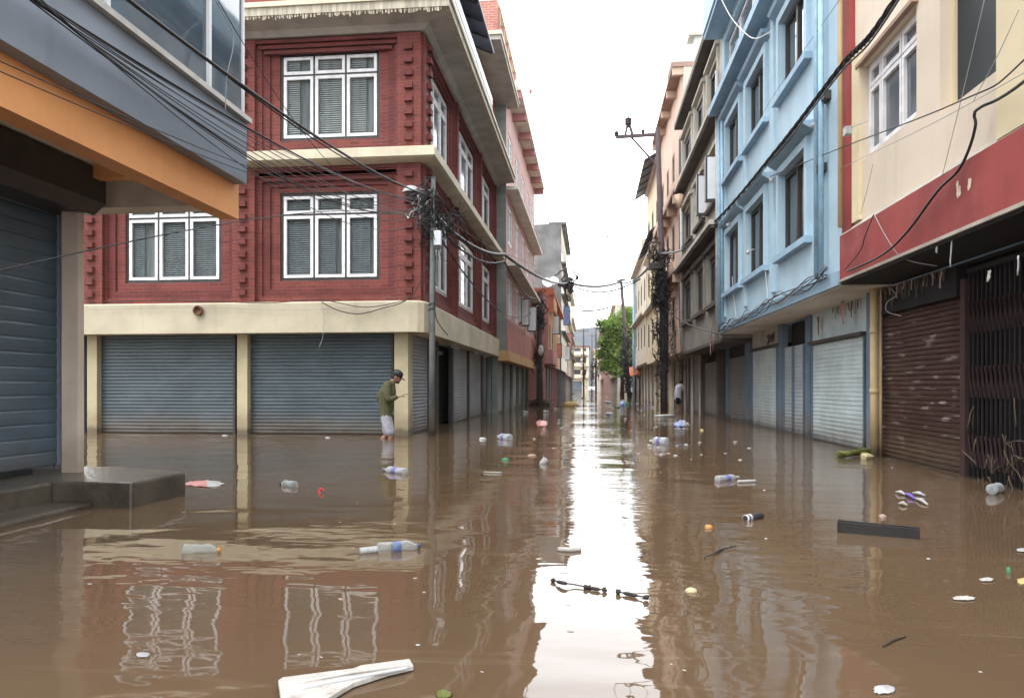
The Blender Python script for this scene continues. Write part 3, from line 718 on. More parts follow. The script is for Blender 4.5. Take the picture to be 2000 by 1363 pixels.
# orange and tan house
OB, F_ = generic('terrace_house', 'low orange and tan house with an orange parapet beside the pink house', -1, -2.35, 42.0, 57.5, 6.2, 'tan', [(3.2, 5)], 5, 5, 'dkframe', 'glass', 'orange_far', .3, .35, (1.2, 1.5), endm='pink_dk', recess=.35, gmat=['shut_blue', 'shut_green'])
s = MB(); s.box(-4.5, -2.05, 42.05, 42.25, 5.2, 6.6, M['orange_far']); s.box(-2.25, -2.05, 42.25, 46, 5.4, 6.5, M['tan']); s.fbox(F_, 42.02, 48, .002, .25, 2.3, 3.1, M['pink_dk']); s.build('parapet', OB)
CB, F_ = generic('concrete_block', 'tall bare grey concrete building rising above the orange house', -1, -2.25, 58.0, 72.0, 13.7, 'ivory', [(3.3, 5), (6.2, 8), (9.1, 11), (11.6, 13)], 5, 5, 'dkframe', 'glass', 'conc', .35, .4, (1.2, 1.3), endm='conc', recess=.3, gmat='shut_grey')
s = MB(); s.box(-9, -5.2, 58.5, 62, 13.86, 14.9, M['conc']); s.build('roof_room', CB)
for i, (Y0, Y1, X, H, m, lab) in enumerate(((72.6, 88, -2.55, 11.2, 'pink', 'rosy plastered house in the distant left row beyond bare concrete'), (88.5, 108, -2.65, 12.6, 'ivory', 'ivory house far up the left row with dark windows'), (108.5, 135, -2.9, 11.0, 'grey_lt', 'farthest pale grey house of the left row'))):
    nf = [(3.3, 5), (6.2, 8), (9.1, 10.8)]
    generic('terrace_house', lab, -1, X, Y0, Y1, H, m, nf, 5, 5, 'dkframe', 'glass', 'cream_trim', .4, .5, (1.2, 1.3), recess=.4, gmat='shut_grey')
# sign boards standing out from the far left row
for i, (Y, X, z0, hgt, wd, m, lab) in enumerate(((47, -2.0, 4.3, 1.2, .55, 'white_sign', 'white projecting sign on the orange house'), (52, -2.0, 3.0, 1.0, .5, 'pinkbag', 'pink projecting sign beyond the orange parapet'), (63, -1.85, 6.2, 1.6, .6, 'bluebag', 'blue projecting sign under the concrete building'), (68, -1.85, 3.4, 1.3, .5, 'white_sign', 'white projecting sign on the concrete building'), (78, -2.0, 4.8, 1.8, .6, 'pinkbag', 'reddish projecting sign on the rosy far house'))):
    e = empty('projecting_sign', (X, Y, z0), lab, 'sign')
    s = MB(); s.box(X - .5, X + wd - .5 + .03, Y, Y + .12, z0, z0 + hgt, M['dkframe']); s.build('frame', e)
    s = MB(); s.box(X - .44, X + wd - .53, Y - .012, Y - .002, z0 + .05, z0 + hgt - .05, M[m]); s.build('sign_face', e)
# building closing the street
EB = empty('apartment_block', (-3.2, 200, 0), 'pale yellow block with balconies closing the end of the street', 'building')
FE = FFront(200.0)
xl, xr = Xu(1107, 200), Xu(1150, 200)
holes = []
for (v0, v1) in ((735, 722), (712, 697), (690, 680)):
    for (u0, u1) in ((1111, 1117), (1121, 1134), (1138, 1145)): holes.append((Xu(u0, 200), Xu(u1, 200), zY(1120, v0, 200), zY(1120, v1, 200)))
s = MB(); s.fwall(FE, xl, xr, -.6, 11.6, holes, .3, M['ivory']); s.fshell(FE, xl, xr, -.6, 11.6, 12, M['ivory']); s.build('wall', EB)
for hh in holes: window(EB, FE, *hh, -.2, 2, 0, 'dkframe', 'glass', .1, .06)
s = MB()
for v in (738, 715, 693): s.fbox(FE, xl - .4, xr, .01, 1.0, zY(1120, v, 200) - .15, zY(1120, v, 200) + .1, M['cream_trim']); s.fbox(FE, xl - .4, xr, .95, 1.02, zY(1120, v, 200) + .1, zY(1120, v, 200) + .9, M['ivory'])
s.build('balcony', EB)
s = MB(); s.fbox(FE, xl - .5, xr + .3, -12.4, .5, 11.62, 11.9, M['brick_dark']); s.fbox(FE, xl + 1, xr - 2.5, -6, -1, 11.9, 13.2, M['greygreen']); s.build('roof', EB)
shutter(EB, FE, Xu(1117, 200), Xu(1136, 200), -.3, 2.4, .03, 'shut_blue', .2)
# ================================================================== cream building with the red band (near right)
XR = 3.47
FU = FRight(3.56); FB = FRight(XR); G = 4.20; FGr = FRight(G)
cu = lambda u: Yu(u, 3.56)
CR = empty('shop_building', (3.56, 10.7, 0), 'cream building with faded red band, brown shutter and black folding gate', 'building')
yE = Yu(1640, XR)                       # party line with the blue house
h1 = (cu(1790), Yu(1697, 3.64), 3.97, 5.20); h2 = (cu(1962), Yu(1868, 3.72), 3.78, 5.5)
h3 = (3.4, 5.0, 3.9, 5.4)
s = MB(); s.fwall(FU, 1.2, yE - .35, 3.1, 9.6, [h1, h2, h3], .16, M['cream']); s.fshell(FU, 1.2, yE, 3.1, 9.6, 8, M['cream'], bottom=True)
s.fbox(FU, 1.2, cu(1966), .001, .085, 3.12, 9.6, M['cream2']); s.build('wall', CR)
s = MB(); s.fbox(FB, 1.2, yE, -.7, 0, 2.47, 3.10, M['redband'])
s.hexa([(XR + .001, 1.2, 3.10), (XR + .12, 1.2, 3.10), (XR + .12, yE, 3.10), (XR + .001, yE, 3.10), (XR + .06, 1.2, 3.16), (XR + .12, 1.2, 3.22), (XR + .12, yE, 3.22), (XR + .06, yE, 3.16)], M['mortar'])
s.fbox(FB, 1.2, yE - .01, -.03, .012, 2.455, 2.49, M['mortar']); s.build('red_band', CR)
# scraps of old lettering left on the band
s = MB(); q = random.Random(2)
for (u, v) in ((1872, 368), (1893, 361)):
    c = onX(u, v, XR - .004)
    for k in range(6):
        dy, dz = q.uniform(-.03, .03), q.uniform(-.05, .05); a, b_ = q.uniform(.018, .03), q.uniform(.025, .055)
        s.face([(XR - .004 - k * .0004, c.y + dy + a * math.cos(t) * q.uniform(.6, 1.2), c.z + dz + b_ * math.sin(t) * q.uniform(.6, 1.2)) for t in (i * math.pi / 4 for i in range(8))], M['cream'])
s.build('paint_scrap', CR)
s = MB(); s.fbox(FU, yE - .34, yE, -.02, .06, 3.1, 9.6, M['redband']); s.fbox(FU, yE - .62, yE - .36, .001, .05, 3.2, 5.45, M['cream2']); s.build('pilaster', CR)
window(CR, FU, *h1, -.08, 3, .24, 'white', 'glass_lt', .045, .05, outer='white', widths=[.34, .40, .26])
window(CR, FU, *h2, -.12, 1, 0, 'white', 'mesh', .05, .0, outer='cream2')
window(CR, FU, *h3, -.08, 2, .24, 'white', 'glass_lt', .05, .05, outer='white')
s = MB(); s.fbox(FU, h1[0] - .05, h1[1] + .08, .001, .07, h1[3] + .001, h1[3] + .05, M['peach_dk']); s.build('window_hood', CR)
# open casement swung out
s = MB(); a = h1[1] - .05; s.bar(fp(FU, a, .0, 4.0), fp(FU, a, .0, 5.15), .05, .05, M['white'])
# recess ceiling and back, shade under the band put into their colour
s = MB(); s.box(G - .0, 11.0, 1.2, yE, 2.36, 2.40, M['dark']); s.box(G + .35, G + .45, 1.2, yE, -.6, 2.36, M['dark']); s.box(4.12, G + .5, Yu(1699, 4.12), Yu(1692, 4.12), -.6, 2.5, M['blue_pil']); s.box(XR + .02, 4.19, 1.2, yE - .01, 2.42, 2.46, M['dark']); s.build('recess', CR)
gy = lambda u: Yu(u, G)
shutter(CR, FGr, gy(1886) + .04, gy(1722) - .05, -.3, 2.02, 0, 'shut_brown', .062, 'gate_brown', .018)
s = MB(); s.fbox(FGr, gy(1886), gy(1722), -.02, .10, 2.02, 2.36, M['dark']); s.fbox(FGr, gy(1897), gy(1888), -.05, .07, -.6, 2.2, M['gate_brown']); s.build('shutter_hood', CR)
gt = MB(); y0, y1 = 4.6, gy(1899); n = 46
for i in range(n + 1):
    y = y0 + (y1 - y0) * i / n
    gt.box(G - .035, G - .015, y - .011, y + .011, -.3, 2.25, M['gate'])
for i in range(n):
    ya, yb = y0 + (y1 - y0) * i / n, y0 + (y1 - y0) * (i + 1) / n
    for zc in (.30, 1.05, 1.75):
        for (p, q_) in ((-.17, .17), (.17, -.17)): gt.bar((G - .045 if p < 0 else G - .01, ya, zc + p), (G - .045 if p < 0 else G - .01, yb, zc + q_), .018, .006, M['gate_brown'])
gt.box(G - .06, G, y0, y1, 2.25, 2.30, M['gate']); gt.build('folding_gate', CR)
s = MB(); c = onX(1880, 727, G - .04); s.ell(c, .03, .02, .035, M['pipe_grey']); s.tube([(c.x, c.y - .02, c.z + .02), (c.x - .01, c.y, c.z + .07), (c.x, c.y + .02, c.z + .02)], .006, M['pipe_grey']); s.build('padlock', CR)
s = MB(); py = Yu(1708, 4.03); s.tube([(4.03, py, -.4), (4.03, py, 2.41)], .060, M['pipe_yellow'], 12); s.tube([(4.10, Yu(1720, 4.10), -.4), (4.10, Yu(1720, 4.10), 2.40)], .022, M['pipe_yellow'], 8)
for z in (.9, 1.75): s.tube([(4.03, py, z), (4.03, py, z + .07)], .068, M['pipe_yellow'], 12)
s.build('drainpipe', CR)
s = MB(); s.tube([(3.44, cu(1659), 3.2), (3.44, cu(1659), 9.5)], .035, M['pipe_yellow'], 8); s.build('rain_pipe', CR)
s = MB(); c = onX(1655, 257, 3.36); s.box(c.x - .04, c.x + .04, c.y - .07, c.y + .06, c.z - .05, c.z + .05, M['paper']); s.tube([(c.x, c.y - .05, c.z + .03), (3.55, c.y - .2, c.z + .06)], .008, M['pipe_grey']); s.build('security_camera', CR)

# ================================================================== blue house
XB = 3.50; FBl = FRight(XB); GBl = 4.28; FBg = FRight(GBl)
bu = lambda u: Yu(u, XB)
yB0, yB1 = yE + .001, bu(1410)
BL = empty('blue_house', (XB, yB0, 0), 'light blue house with deep framed windows and white shutters below', 'building')
bg_ = lambda u: Yu(u, XB + .09)
cols = [(bu(1578), bg_(1537)), (bu(1497), bg_(1470)), (bu(1447), bg_(1428))]
rows2 = [(3.42, 4.86), (6.34, 7.66)]
holes = [(a0, a1, z0, z1) for (z0, z1) in rows2 for (a0, a1) in cols]
top = [(yB0 + .5, yB0 + 4.2, 8.85, 10.05), (yB0 + 4.7, yB1 - .35, 8.85, 10.05)]
s = MB(); s.fwall(FBl, yB0, yB1, 2.46, 10.3, holes + top, .14, M['blue']); s.fshell(FBl, yB0, yB1, 2.46, 10.3, 8, M['blue']); s.build('wall', BL)
s2 = MB(); s3 = MB()
for (a0, a1, z0, z1) in holes:
    fr = .15; s = MB()
    s.fbox(FBl, a0 - fr, a0 - .01, .001, .07, z0 - .02, z1 + fr, M['blue']); s.fbox(FBl, a1 + .01, a1 + fr, .001, .07, z0 - .02, z1 + fr, M['blue']); s.fbox(FBl, a0 - .01, a1 + .01, .001, .07, z1 + .01, z1 + fr, M['blue']); s.build('window_surround', BL)
    s2.fbox(FBl, a0 - .24, a1 + .24, .001, .13, z0 - .13, z0 - .022, M['blue_dk'])
    s3.hexa([fp(FBl, a0 - .34, .001, z1 + .18), fp(FBl, a1 + .34, .001, z1 + .18), fp(FBl, a1 + .34, .16, z1 + .27), fp(FBl, a0 - .34, .16, z1 + .27), fp(FBl, a0 - .34, .001, z1 + .34), fp(FBl, a1 + .34, .001, z1 + .34), fp(FBl, a1 + .34, .19, z1 + .33), fp(FBl, a0 - .34, .19, z1 + .33)], M['blue_dk'])
build_each(s2, 'sill', BL); build_each(s3, 'window_hood', BL)
for i, hh in enumerate(holes): window(BL, FBl, *hh, -.06, 2, 0, 'dkframe', 'glass', .05, .03)
for hh in top: window(BL, FBl, *hh, -.12, 3, .0, 'white', 'glass_lt', .05, .07, outer='dkframe')
s = MB(); s.fbox(FBl, yB0, yB1, .001, .10, 8.42, 8.66, M['paleblue']); s.fbox(FBl, yB0, yB1, .001, .36, 8.22, 8.40, M['blue_dk']); s.fbox(FBl, yB0 - .05, yB1 + .05, -1, .46, 10.30, 10.42, M['blue_dk']); s.fbox(FBl, yB0 - .05, yB1 + .08, .30, .50, 10.42, 11.2, M['blue']); s.build('floor_band', BL)
s = MB()
for a in (bu(1600), bu(1512), bu(1458), bu(1417)): s.fbox(FBl, a - .12, a + .12, .001, .05, 2.8, 8.2, M['blue'])
build_each(s, 'pilaster', BL)
s = MB(); s.hexa([fp(FBl, yB0, -.85, 2.40), fp(FBl, yB1, -.85, 2.40), fp(FBl, yB1, .0, 2.40), fp(FBl, yB0, .0, 2.40), fp(FBl, yB0, -.85, 2.458), fp(FBl, yB1, -.85, 2.458), fp(FBl, yB1, .0, 2.458), fp(FBl, yB0, .0, 2.458)], M['soffit']); s.build('soffit', BL)
s = MB(); s.fbox(FBl, yB0, yB1, .001, .06, 2.42, 2.62, M['blue_dk']); s.build('base_band', BL)
by = lambda u: Yu(u, GBl)
for (ua, ub, zt, m, lab) in ((1692, 1588, 1.80, 'shut_white', None), (1573, 1552, 1.86, 'shut_white2', None), (1551, 1533, 1.86, 'shut_white2', None), (1520, 1471, 1.92, 'shut_white', None), (1455, 1427, 1.86, 'shut_grey', 'grimy grey roller shutter with flaking patches')):
    shutter(BL, FBg, by(ua) + .05, by(ub) - .05, -.3, zt, 0, m, .075, 'blue_pil', .018, label=lab)
s = MB(); s.fbox(FBg, yB0, by(1586), -.25, -.01, 1.80, 2.40, M['paleblue']); s.fbox(FBg, by(1692) - .03, by(1588) + .03, -.01, .10, 1.80, 1.86, M['dark_trim'])
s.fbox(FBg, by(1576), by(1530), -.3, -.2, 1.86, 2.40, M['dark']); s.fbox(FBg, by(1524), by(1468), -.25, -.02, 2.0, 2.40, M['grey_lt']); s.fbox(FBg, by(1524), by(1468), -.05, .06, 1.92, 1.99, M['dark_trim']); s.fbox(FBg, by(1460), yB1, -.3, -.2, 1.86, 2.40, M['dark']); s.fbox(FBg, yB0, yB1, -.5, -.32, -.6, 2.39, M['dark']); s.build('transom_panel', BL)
# remains of painted writing on the transom panel
s = MB()
for (u, v, pts) in ((1499, 664, [(-.05, .09), (.05, .09), (-.03, -.10)]), (1506, 660, [(-.05, -.08), (0, .08), (.05, -.08)]), (1512, 655, [(-.04, .10), (-.045, -.06)])):
    c = onX(u, v, GBl - .012)
    for i in range(len(pts) - 1): s.bar((GBl + .012, c.y - pts[i][0] * 3, c.z + pts[i][1]), (GBl + .012, c.y - pts[i + 1][0] * 3, c.z + pts[i + 1][1]), .02, .06, M['black'])
s.build('painted_mark', BL)
s = MB()
for (ua, ub) in ((1585, 1576), (1530, 1522), (1467, 1457), (1424, 1419), (1412, 1408)): s.fbox(FBg, by(ua), by(ub), -.1, .035, -.6, 2.399, M['blue_pil'])
build_each(s, 'pillar', BL)
s = MB()
for (u, z1) in ((1608, 10.2), (1617, 7.2), (1418, 8.2), (1412, 8.2)): s.tube([(XB - .10, bu(u), 2.62), (XB - .10, bu(u), z1)], .04, M['pipe_blue'], 8)
s.build('drainpipe', BL)
for (u, v, lab) in ((1588, 246, 0), (1507, 353, 0), (1461, 493, 0), (1422, 440, 0)):
    s = MB(); c = onX(u, v, XB - .14); s.tube([(c.x + .13, c.y, c.z + .06), (c.x, c.y, c.z + .05)], .015, M['pipe_grey']); s.ell(c, .045, .05, .045, M['paper']); s.build('lamp', BL)
s = MB(); s.tube([(4.0, by(1460), 2.33), (4.0, by(1425), 2.33)], .04, M['paper'], 8); s.build('tube_light', BL)
for (u, v) in ((1612, 190), (1604, 330)):
    s = MB(); c = onX(u, v, XB - .05); s.box(c.x - .06, XB - .001, c.y - .12, c.y + .12, c.z - .06, c.z + .06, M['dkframe']); s.build('junction_box', BL)

# ================================================================== grey cement house
XG = 3.50; FGy = FRight(XG); yG0, yG1 = yB1 + .002, Yu(1335, XG)
GR = empty('cement_house', (XG, yG0, 0), 'weathered grey cement house with dark stained window ledges', 'building')
gu = lambda u: Yu(u, XG)
gg = lambda u: Yu(u, XG + .1)
gc = [(gu(1403), gg(1391)), (gu(1376), gg(1366)), (gu(1352), gg(1341))]
zr = [(3.36, 4.75), (6.2, 7.45), (9.0, 10.15)]
holes = [(a0, a1, z0, z1) for (z0, z1) in zr for (a0, a1) in gc]
s = MB(); s.fwall(FGy, yG0, yG1, 2.3, 5.45, holes[:3], .18, M['grey_wall']); s.fwall(FGy, yG0, yG1, 5.45, 10.7, holes[3:], .18, M['grey_lt']); s.fshell(FGy, yG0, yG1, 2.3, 10.7, 8, M['grey_wall'], bottom=True); s.build('wall', GR)
for hh in holes: window(GR, FGy, *hh, -.07, 2, .0, 'dkframe', 'glass', .07, .05, outer='dark_trim' if hh[2] < 5 else 'dkframe')
s = MB(); s2 = MB()
for (a0, a1, z0, z1) in holes:
    s.fbox(FGy, a0 - .12, a1 + .12, .001, .12, z0 - .12, z0 - .01, M['dark_trim']); s2.fbox(FGy, a0 - .25, a1 + .2, .001, .13, z1 + .16, z1 + .26, M['dark_trim'] if z0 < 5 else M['grey_lt'])
    for e in (a0 - .1, a1 + .1): s2.fbox(FGy, e - .06, e + .06, .001, .06, z0 - .01, z1 + .15, M['grey_lt'] if z0 > 5 else M['grey_wall'])
build_each(s, 'sill', GR); build_each(s2, 'window_hood', GR)
s = MB()
for z in (5.35, 8.35): s.fbox(FGy, yG0, yG1, .001, .34, z, z + .12, M['grey_lt']); s.fbox(FGy, yG0 + .01, yG1 - .01, .002, .30, z - .09, z - .002, M['dark_trim'])
s.fbox(FGy, yG0 - .02, yG1 + .05, -1, .34, 10.7, 10.85, M['dark_trim']); s.fbox(FGy, yG0, yG1, .28, .345, 10.855, 10.95, M['grey_lt']); s.build('floor_slab', GR)
s = MB(); s.fbox(FGy, yG0 + .05, yG1 - .05, -.9, -.8, -.6, 2.3, M['dark']); s.fbox(FGy, yG0, yG1, -.78, .02, 2.2, 2.298, M['dark_trim']); s.build('recess', GR)  # recess shade put into the colour of back and soffit
FGs = FRight(4.2); yy = lambda u: Yu(u, 4.2)
for (ua, ub) in ((1405, 1377), (1372, 1352), (1348, 1338)): shutter(GR, FGs, yy(ua) + .05, yy(ub) - .05, -.3, 1.85, 0, 'shut_grey')
s = MB()
for u in (1407, 1375, 1350, 1336): s.fbox(FGs, yy(u) - .2, yy(u) + .2, -.1, .1, -.6, 2.19, M['dark_trim'])  # pillars coloured dark to match the shaded recess
build_each(s, 'pillar', GR)
s = MB(); s.tube([(XG - .1, yG0 + .15, 2.3), (XG - .1, yG0 + .15, 9.5)], .05, M['pipe_grey'], 8); s.build('drainpipe', GR); s = MB(); s.tube([(XG - .1, yG1 - .2, 2.3), (XG - .1, yG1 - .2, 8.5)], .06, M['pipe_grey'], 8); s.build('drainpipe', GR)
for i, (u0, u1, v0, v1, Y, lab) in enumerate(((1378, 1401, 303, 393, 20.7, 'larger pale light-box sign standing out from the grey cement house'), (1361, 1386, 340, 420, 22.6, 'smaller white light-box sign behind the larger one on the cement house'))):
    p0, p1 = onY(u0, v1, Y), onY(u1, v0, Y)
    e = empty('hanging_sign', (p1.x, Y, p0.z), lab, 'sign', 'light-box signs on the cement house')
    s = MB(); s.box(p0.x, p1.x, Y, Y + .18, p0.z, p1.z, M['dkframe']); s.box(p1.x, 3.49, Y + .06, Y + .11, p1.z - .3, p1.z - .25, M['dkframe']); s.build('frame', e)
    s = MB(); s.box(p0.x + .05, p1.x - .04, Y - .01, Y - .002, p0.z + .06, p1.z - .05, M['white_sign']); s.build('sign_face', e)

# ================================================================== peach house and those beyond
yP0, yP1 = yG1 + .002, Yu(1290, 3.5)
PE, FPe = generic('peach_house', 'peach house with brown balcony undersides behind the tall cable-laden pole', 1, 3.5, yP0, yP1, 13.1, 'peach', [(3.3, 5), (6.3, 8), (9.3, 11)], 4, 4, 'dkframe', 'glass_lt', 'peach_dk', .38, .42, (.9, 1.5), eavem='peach_dk', brackets='peach', recess=.7, gmat='shut_grey', gtop=2.35, endm='grey_lt')
s = MB(); s.fbox(FPe, yP0, yP0 + 2.6, -5, -.4, 13.245, 14.2, M['mould']); s.fbox(FPe, yP0 - .1, yP0 + 2.8, -5.1, -.2, 14.2, 14.33, M['grey_lt']); s.fbox(FPe, yP0 - .02, yP0 + 1.6, -.6, .44, 13.245, 13.9, M['mould']); s.build('roof_room', PE)
s = MB()
for (z0) in (5.2, 8.2):
    for k in range(5): s.fbox(FPe, yP0 + .3 + k * (yP1 - yP0 - .8) / 4, yP0 + .5 + k * (yP1 - yP0 - .8) / 4, .001, .36, z0 - .2, z0 + .14, M['peach'])
    s.fbox(FPe, yP0, yP1, .30, .37, z0 + .275, z0 + .55, M['peach'])
s.build('balcony_bracket', PE)
c = onX(1326, 392, 3.05); s = MB(); s.tube([(c.x, c.y, c.z - .25), (c.x, c.y, c.z + .2)], [.10, .17], M['peach'], 4); s.build('rain_hopper', PE)  # rain hopper box, narrower at the bottom
HE, FHe = generic('terrace_house', 'narrow house with dark sloping tin eaves behind the tall pole', 1, 3.45, yP1 + .002, 46.0, 12.6, 'cream2', [(3.3, 5), (6.3, 8), (9.3, 11)], 3, 3, 'dkframe', 'glass_lt', 'soffit', .3, .15, (1.1, 1.4), recess=.6, gmat='shut_grey', gtop=2.35)
s = MB()
for (z, dd) in ((12.85, .75), (9.2, .55)):
    s.hexa([fp(FHe, yP1 + .1, .01, z), fp(FHe, 45.9, .01, z), fp(FHe, 45.9, dd, z - .45), fp(FHe, yP1 + .1, dd, z - .45), fp(FHe, yP1 + .1, .01, z + .04), fp(FHe, 45.9, .01, z + .04), fp(FHe, 45.9, dd, z - .41), fp(FHe, yP1 + .1, dd, z - .41)], M['tin_grey'])
    for k in range(6): s.bar(fp(FHe, yP1 + .4 + k * 1.5, .02, z - .05), fp(FHe, yP1 + .4 + k * 1.5, dd, z - .5), .05, .05, M['tin'])
s.build('awning', HE)
IV, FIv = generic('terrace_house', 'ivory house with blue-grey drainpipe next to the green tree', 1, 3.4, 46.0, 57.5, 9.2, 'ivory', [(3.5, 5.2), (6.4, 8)], 4, 4, 'dkframe', 'glass_lt', 'grey_lt', .35, .35, (1.0, 1.4), recess=.6, gmat='shut_grey', gtop=2.5)
s = MB()
for a in (57.2, 56.6): s = MB(); s.tube([fp(FIv, a, .12, -.3), fp(FIv, a, .12, 9)], .08, M['pipe_blue'], 8); s.build('drainpipe', IV)
s = MB(); q = random.Random(8)
for k in range(9):
    a = 46.5 + k * 1.2; s.fbox(FIv, a, a + q.uniform(.5, 1), -1.5, q.uniform(-.4, .25), 9.345, 9.5 + q.uniform(.5, 1.6), M['white_sign'] if k % 2 else M['ivory'])
s.build('roof_clutter', IV)
generic('terrace_house', 'low brown shop row under the green tree', 1, 5.4, 58, 96, 3.3, 'brick_orange', [], 4, 8, 'dkframe', 'glass', 'dark_trim', .3, .5, (1, 1), recess=.3, gmat='shut_brown', gtop=2.4)
for i, (Y0, Y1, X, H, m, lab) in enumerate(((97, 125, 3.2, 11.5, 'grey_lt', 'pale grey house beyond the tree with dark windows'), (125.5, 160, 1.9, 10.0, 'pink', 'hazy pinkish house far up the right row'), (160.5, 197, .9, 9.0, 'ivory', 'farthest ivory house of the right row beside the end block'))):
    generic('terrace_house', lab, 1, X, Y0, Y1, H, m, [(3.3, 5), (6.3, 8), (9.0, 10)][:3 if H > 11 else 2], 5, 6, 'dkframe', 'glass', 'cream_trim', .4, .4, (1.4, 1.4), recess=.4, gmat='shut_grey')
# red awning sheet, white sign near the tree
s = MB(); c = dep(1238, 722, 58); q = random.Random(4)
rows = [[(c.x - .45 + .1 * i, c.y - 1.5, c.z + .25 + q.uniform(-.1, .05)) for i in range(9)], [(c.x - .45 + .1 * i, c.y - 2.2, c.z - .2 + q.uniform(-.25, .1)) for i in range(9)], [(c.x - .45 + .1 * i, c.y - 2.25, c.z - .3 + q.uniform(-.3, -.05)) for i in range(9)]]
s.grid(rows, M['orange_far'], True); s.build('cloth_awning', None, 'torn orange-red cloth awning hanging below the green tree', 'awning')
e = empty('projecting_sign', onX(1247, 700, 3.0), 'narrow white projecting sign beside the blue-grey drainpipe', 'sign'); p0, p1 = onY(1240, 720, 56), onY(1247, 675, 56)
s = MB(); s.box(p0.x, p1.x + .25, 56, 56.15, p0.z, p1.z, M['dkframe']); s.build('frame', e)
s = MB(); s.box(p0.x + .04, p1.x + .2, 55.985, 55.998, p0.z + .05, p1.z - .05, M['white_sign']); s.build('sign_face', e)

# ================================================================== tree
def tree(loc, H, spread, seed, label):
    q = random.Random(seed); e = empty('street_tree', loc, label, 'tree'); L = Vector(loc)
    t = MB(); t.tube([L + Vector((0, 0, -.6)), L + Vector((.05, 0, 1.5)), L + Vector((-.1, .1, H * .45)), L + Vector((.1, 0, H * .8))], [.24, .2, .14, .04], M['bark'], 8)
    tips = []
    for k in range(22):
        z = H * q.uniform(.22, .72); a = q.uniform(0, 6.28); r = spread * q.uniform(.5, .95); b = L + Vector((math.cos(a) * r, math.sin(a) * r, min(H * .93, z + q.uniform(.3, 2.2))))
        m_ = (L + Vector((0, 0, z))).lerp(b, .5) + Vector((0, 0, .25)); t.tube([L + Vector((0, 0, z)), m_, b], [.08, .05, .015], M['bark'], 5); tips += [b, m_]
    t.build('trunk', e)
    lf = MB(); clumps = [(p, q.uniform(.55, 1.05)) for p in tips]
    for k in range(34):
        a = q.uniform(0, 6.28); r = spread * math.sqrt(q.random()) * .9; clumps.append((L + Vector((math.cos(a) * r, math.sin(a) * r, H * q.uniform(.3, .97) * (1 - .18 * (r / spread) ** 2))), q.uniform(.5, 1.0)))
    for (c, rad) in clumps:
        for k in range(int(260 * rad)):
            d = Vector((q.gauss(0, 1), q.gauss(0, 1), q.gauss(0, .75))); d = d.normalized() * rad * (q.random() ** .45)
            p = c + d; u_ = Vector((q.gauss(0, 1), q.gauss(0, 1), q.gauss(0, .5))).normalized(); w_ = u_.cross(Vector((q.gauss(0, 1), q.gauss(0, 1), q.gauss(0, 1)))).normalized()
            l = q.uniform(.12, .23); b_ = l * .45
            lf.face([p - u_ * l, p + w_ * b_, p + u_ * l, p - w_ * b_], M['leaf'])
    lf.build('crown', e)
    return e
tree((3.2, 76, 0), 9.4, 2.3, 11, 'bushy green tree leaning over the right side of the flooded street')
tree((4.9, 84, 0), 9.0, 2.2, 12, 'second green tree partly hidden behind the nearer bushy one')
# ================================================================== poles and cables
def tangle(mb, c, n, rx, ry, rz, m, r=(.006, .014), seed=1, length=1.0):
    q = random.Random(seed); c = Vector(c)
    for i in range(n):
        p = c + Vector((q.gauss(0, rx), q.gauss(0, ry), q.gauss(0, rz))); pts = [p]; d = Vector((q.gauss(0, 1), q.gauss(0, 1), q.gauss(0, .9))).normalized()
        for k in range(q.randint(4, 8)):
            d = (d + Vector((q.gauss(0, .7), q.gauss(0, .7), q.gauss(0, .8)))).normalized(); p = p + d * q.uniform(.08, .22) * length
            pull = (c - p); p = p + Vector((pull.x * .25, pull.y * .25, pull.z * .08)); pts.append(p)
        mb.tube(spline(pts, 3), q.uniform(*r), M[m], 4, False)
# pole at the corner of the brick building
PC = dep(844, 850, 15.1); PC = Vector((PC.x, PC.y, 0))
e = empty('utility_pole', PC, 'grey pole at the brick corner carrying a street lamp and knotted cables', 'pole')
s = MB(); s.tube([PC + Vector((0, 0, -.6)), PC + Vector((0, 0, 2.0)), PC + Vector((.02, 0, 5.25))], [.070, .064, .05], M['pole'], 12); s.build('shaft', e)
zc = zY(844, 470, PC.y)
s = MB(); p = PC + Vector((.13, -.05, zc)); s.box(p.x - .06, p.x + .08, p.y - .12, p.y - .02, p.z - .12, p.z + .17, M['white_sign']); s.box(p.x - .05, p.x + .07, p.y - .11, p.y - .03, p.z - .2, p.z - .125, M['dkframe']); s.bar((p.x - .1, p.y + .05, p.z), (p.x, p.y - .05, p.z), .04, .03, M['dkframe']); s.build('meter_box', e)
s = MB(); s.tube([PC + Vector((0, 0, z)) + Vector((.075 * math.cos(a), .075 * math.sin(a), 0)) for z, a in [(2.5 + k * .01, k * .6) for k in range(24)]], .008, M['wire'], 4)
for k in range(3): s.tube(spline([PC + Vector((.07, -.06 + k * .03, 5)), PC + Vector((.09, -.08, 4)), PC + Vector((.075, -.07, 3)), PC + Vector((.09, -.05, 2.4)), PC + Vector((.3, .1, 2.05))], 5), .010, M['wire'], 5)
s.build('riser_cable', e)
s = MB(); tangle(s, PC + Vector((-.02, -.03, 4.45)), 42, .09, .10, .28, 'wire', seed=4); tangle(s, PC + Vector((-.15, -.05, 4.75)), 22, .16, .12, .16, 'wire', seed=5); tangle(s, PC + Vector((.25, .4, 4.3)), 22, .2, .4, .15, 'wire', seed=15, length=1.2); tangle(s, PC + Vector((-.25, -.08, 4.70)), 8, .08, .08, .10, 'wire_white', seed=6); s.build('cable_tangle', e)
s = MB(); c = onY(803, 374, PC.y - .1)
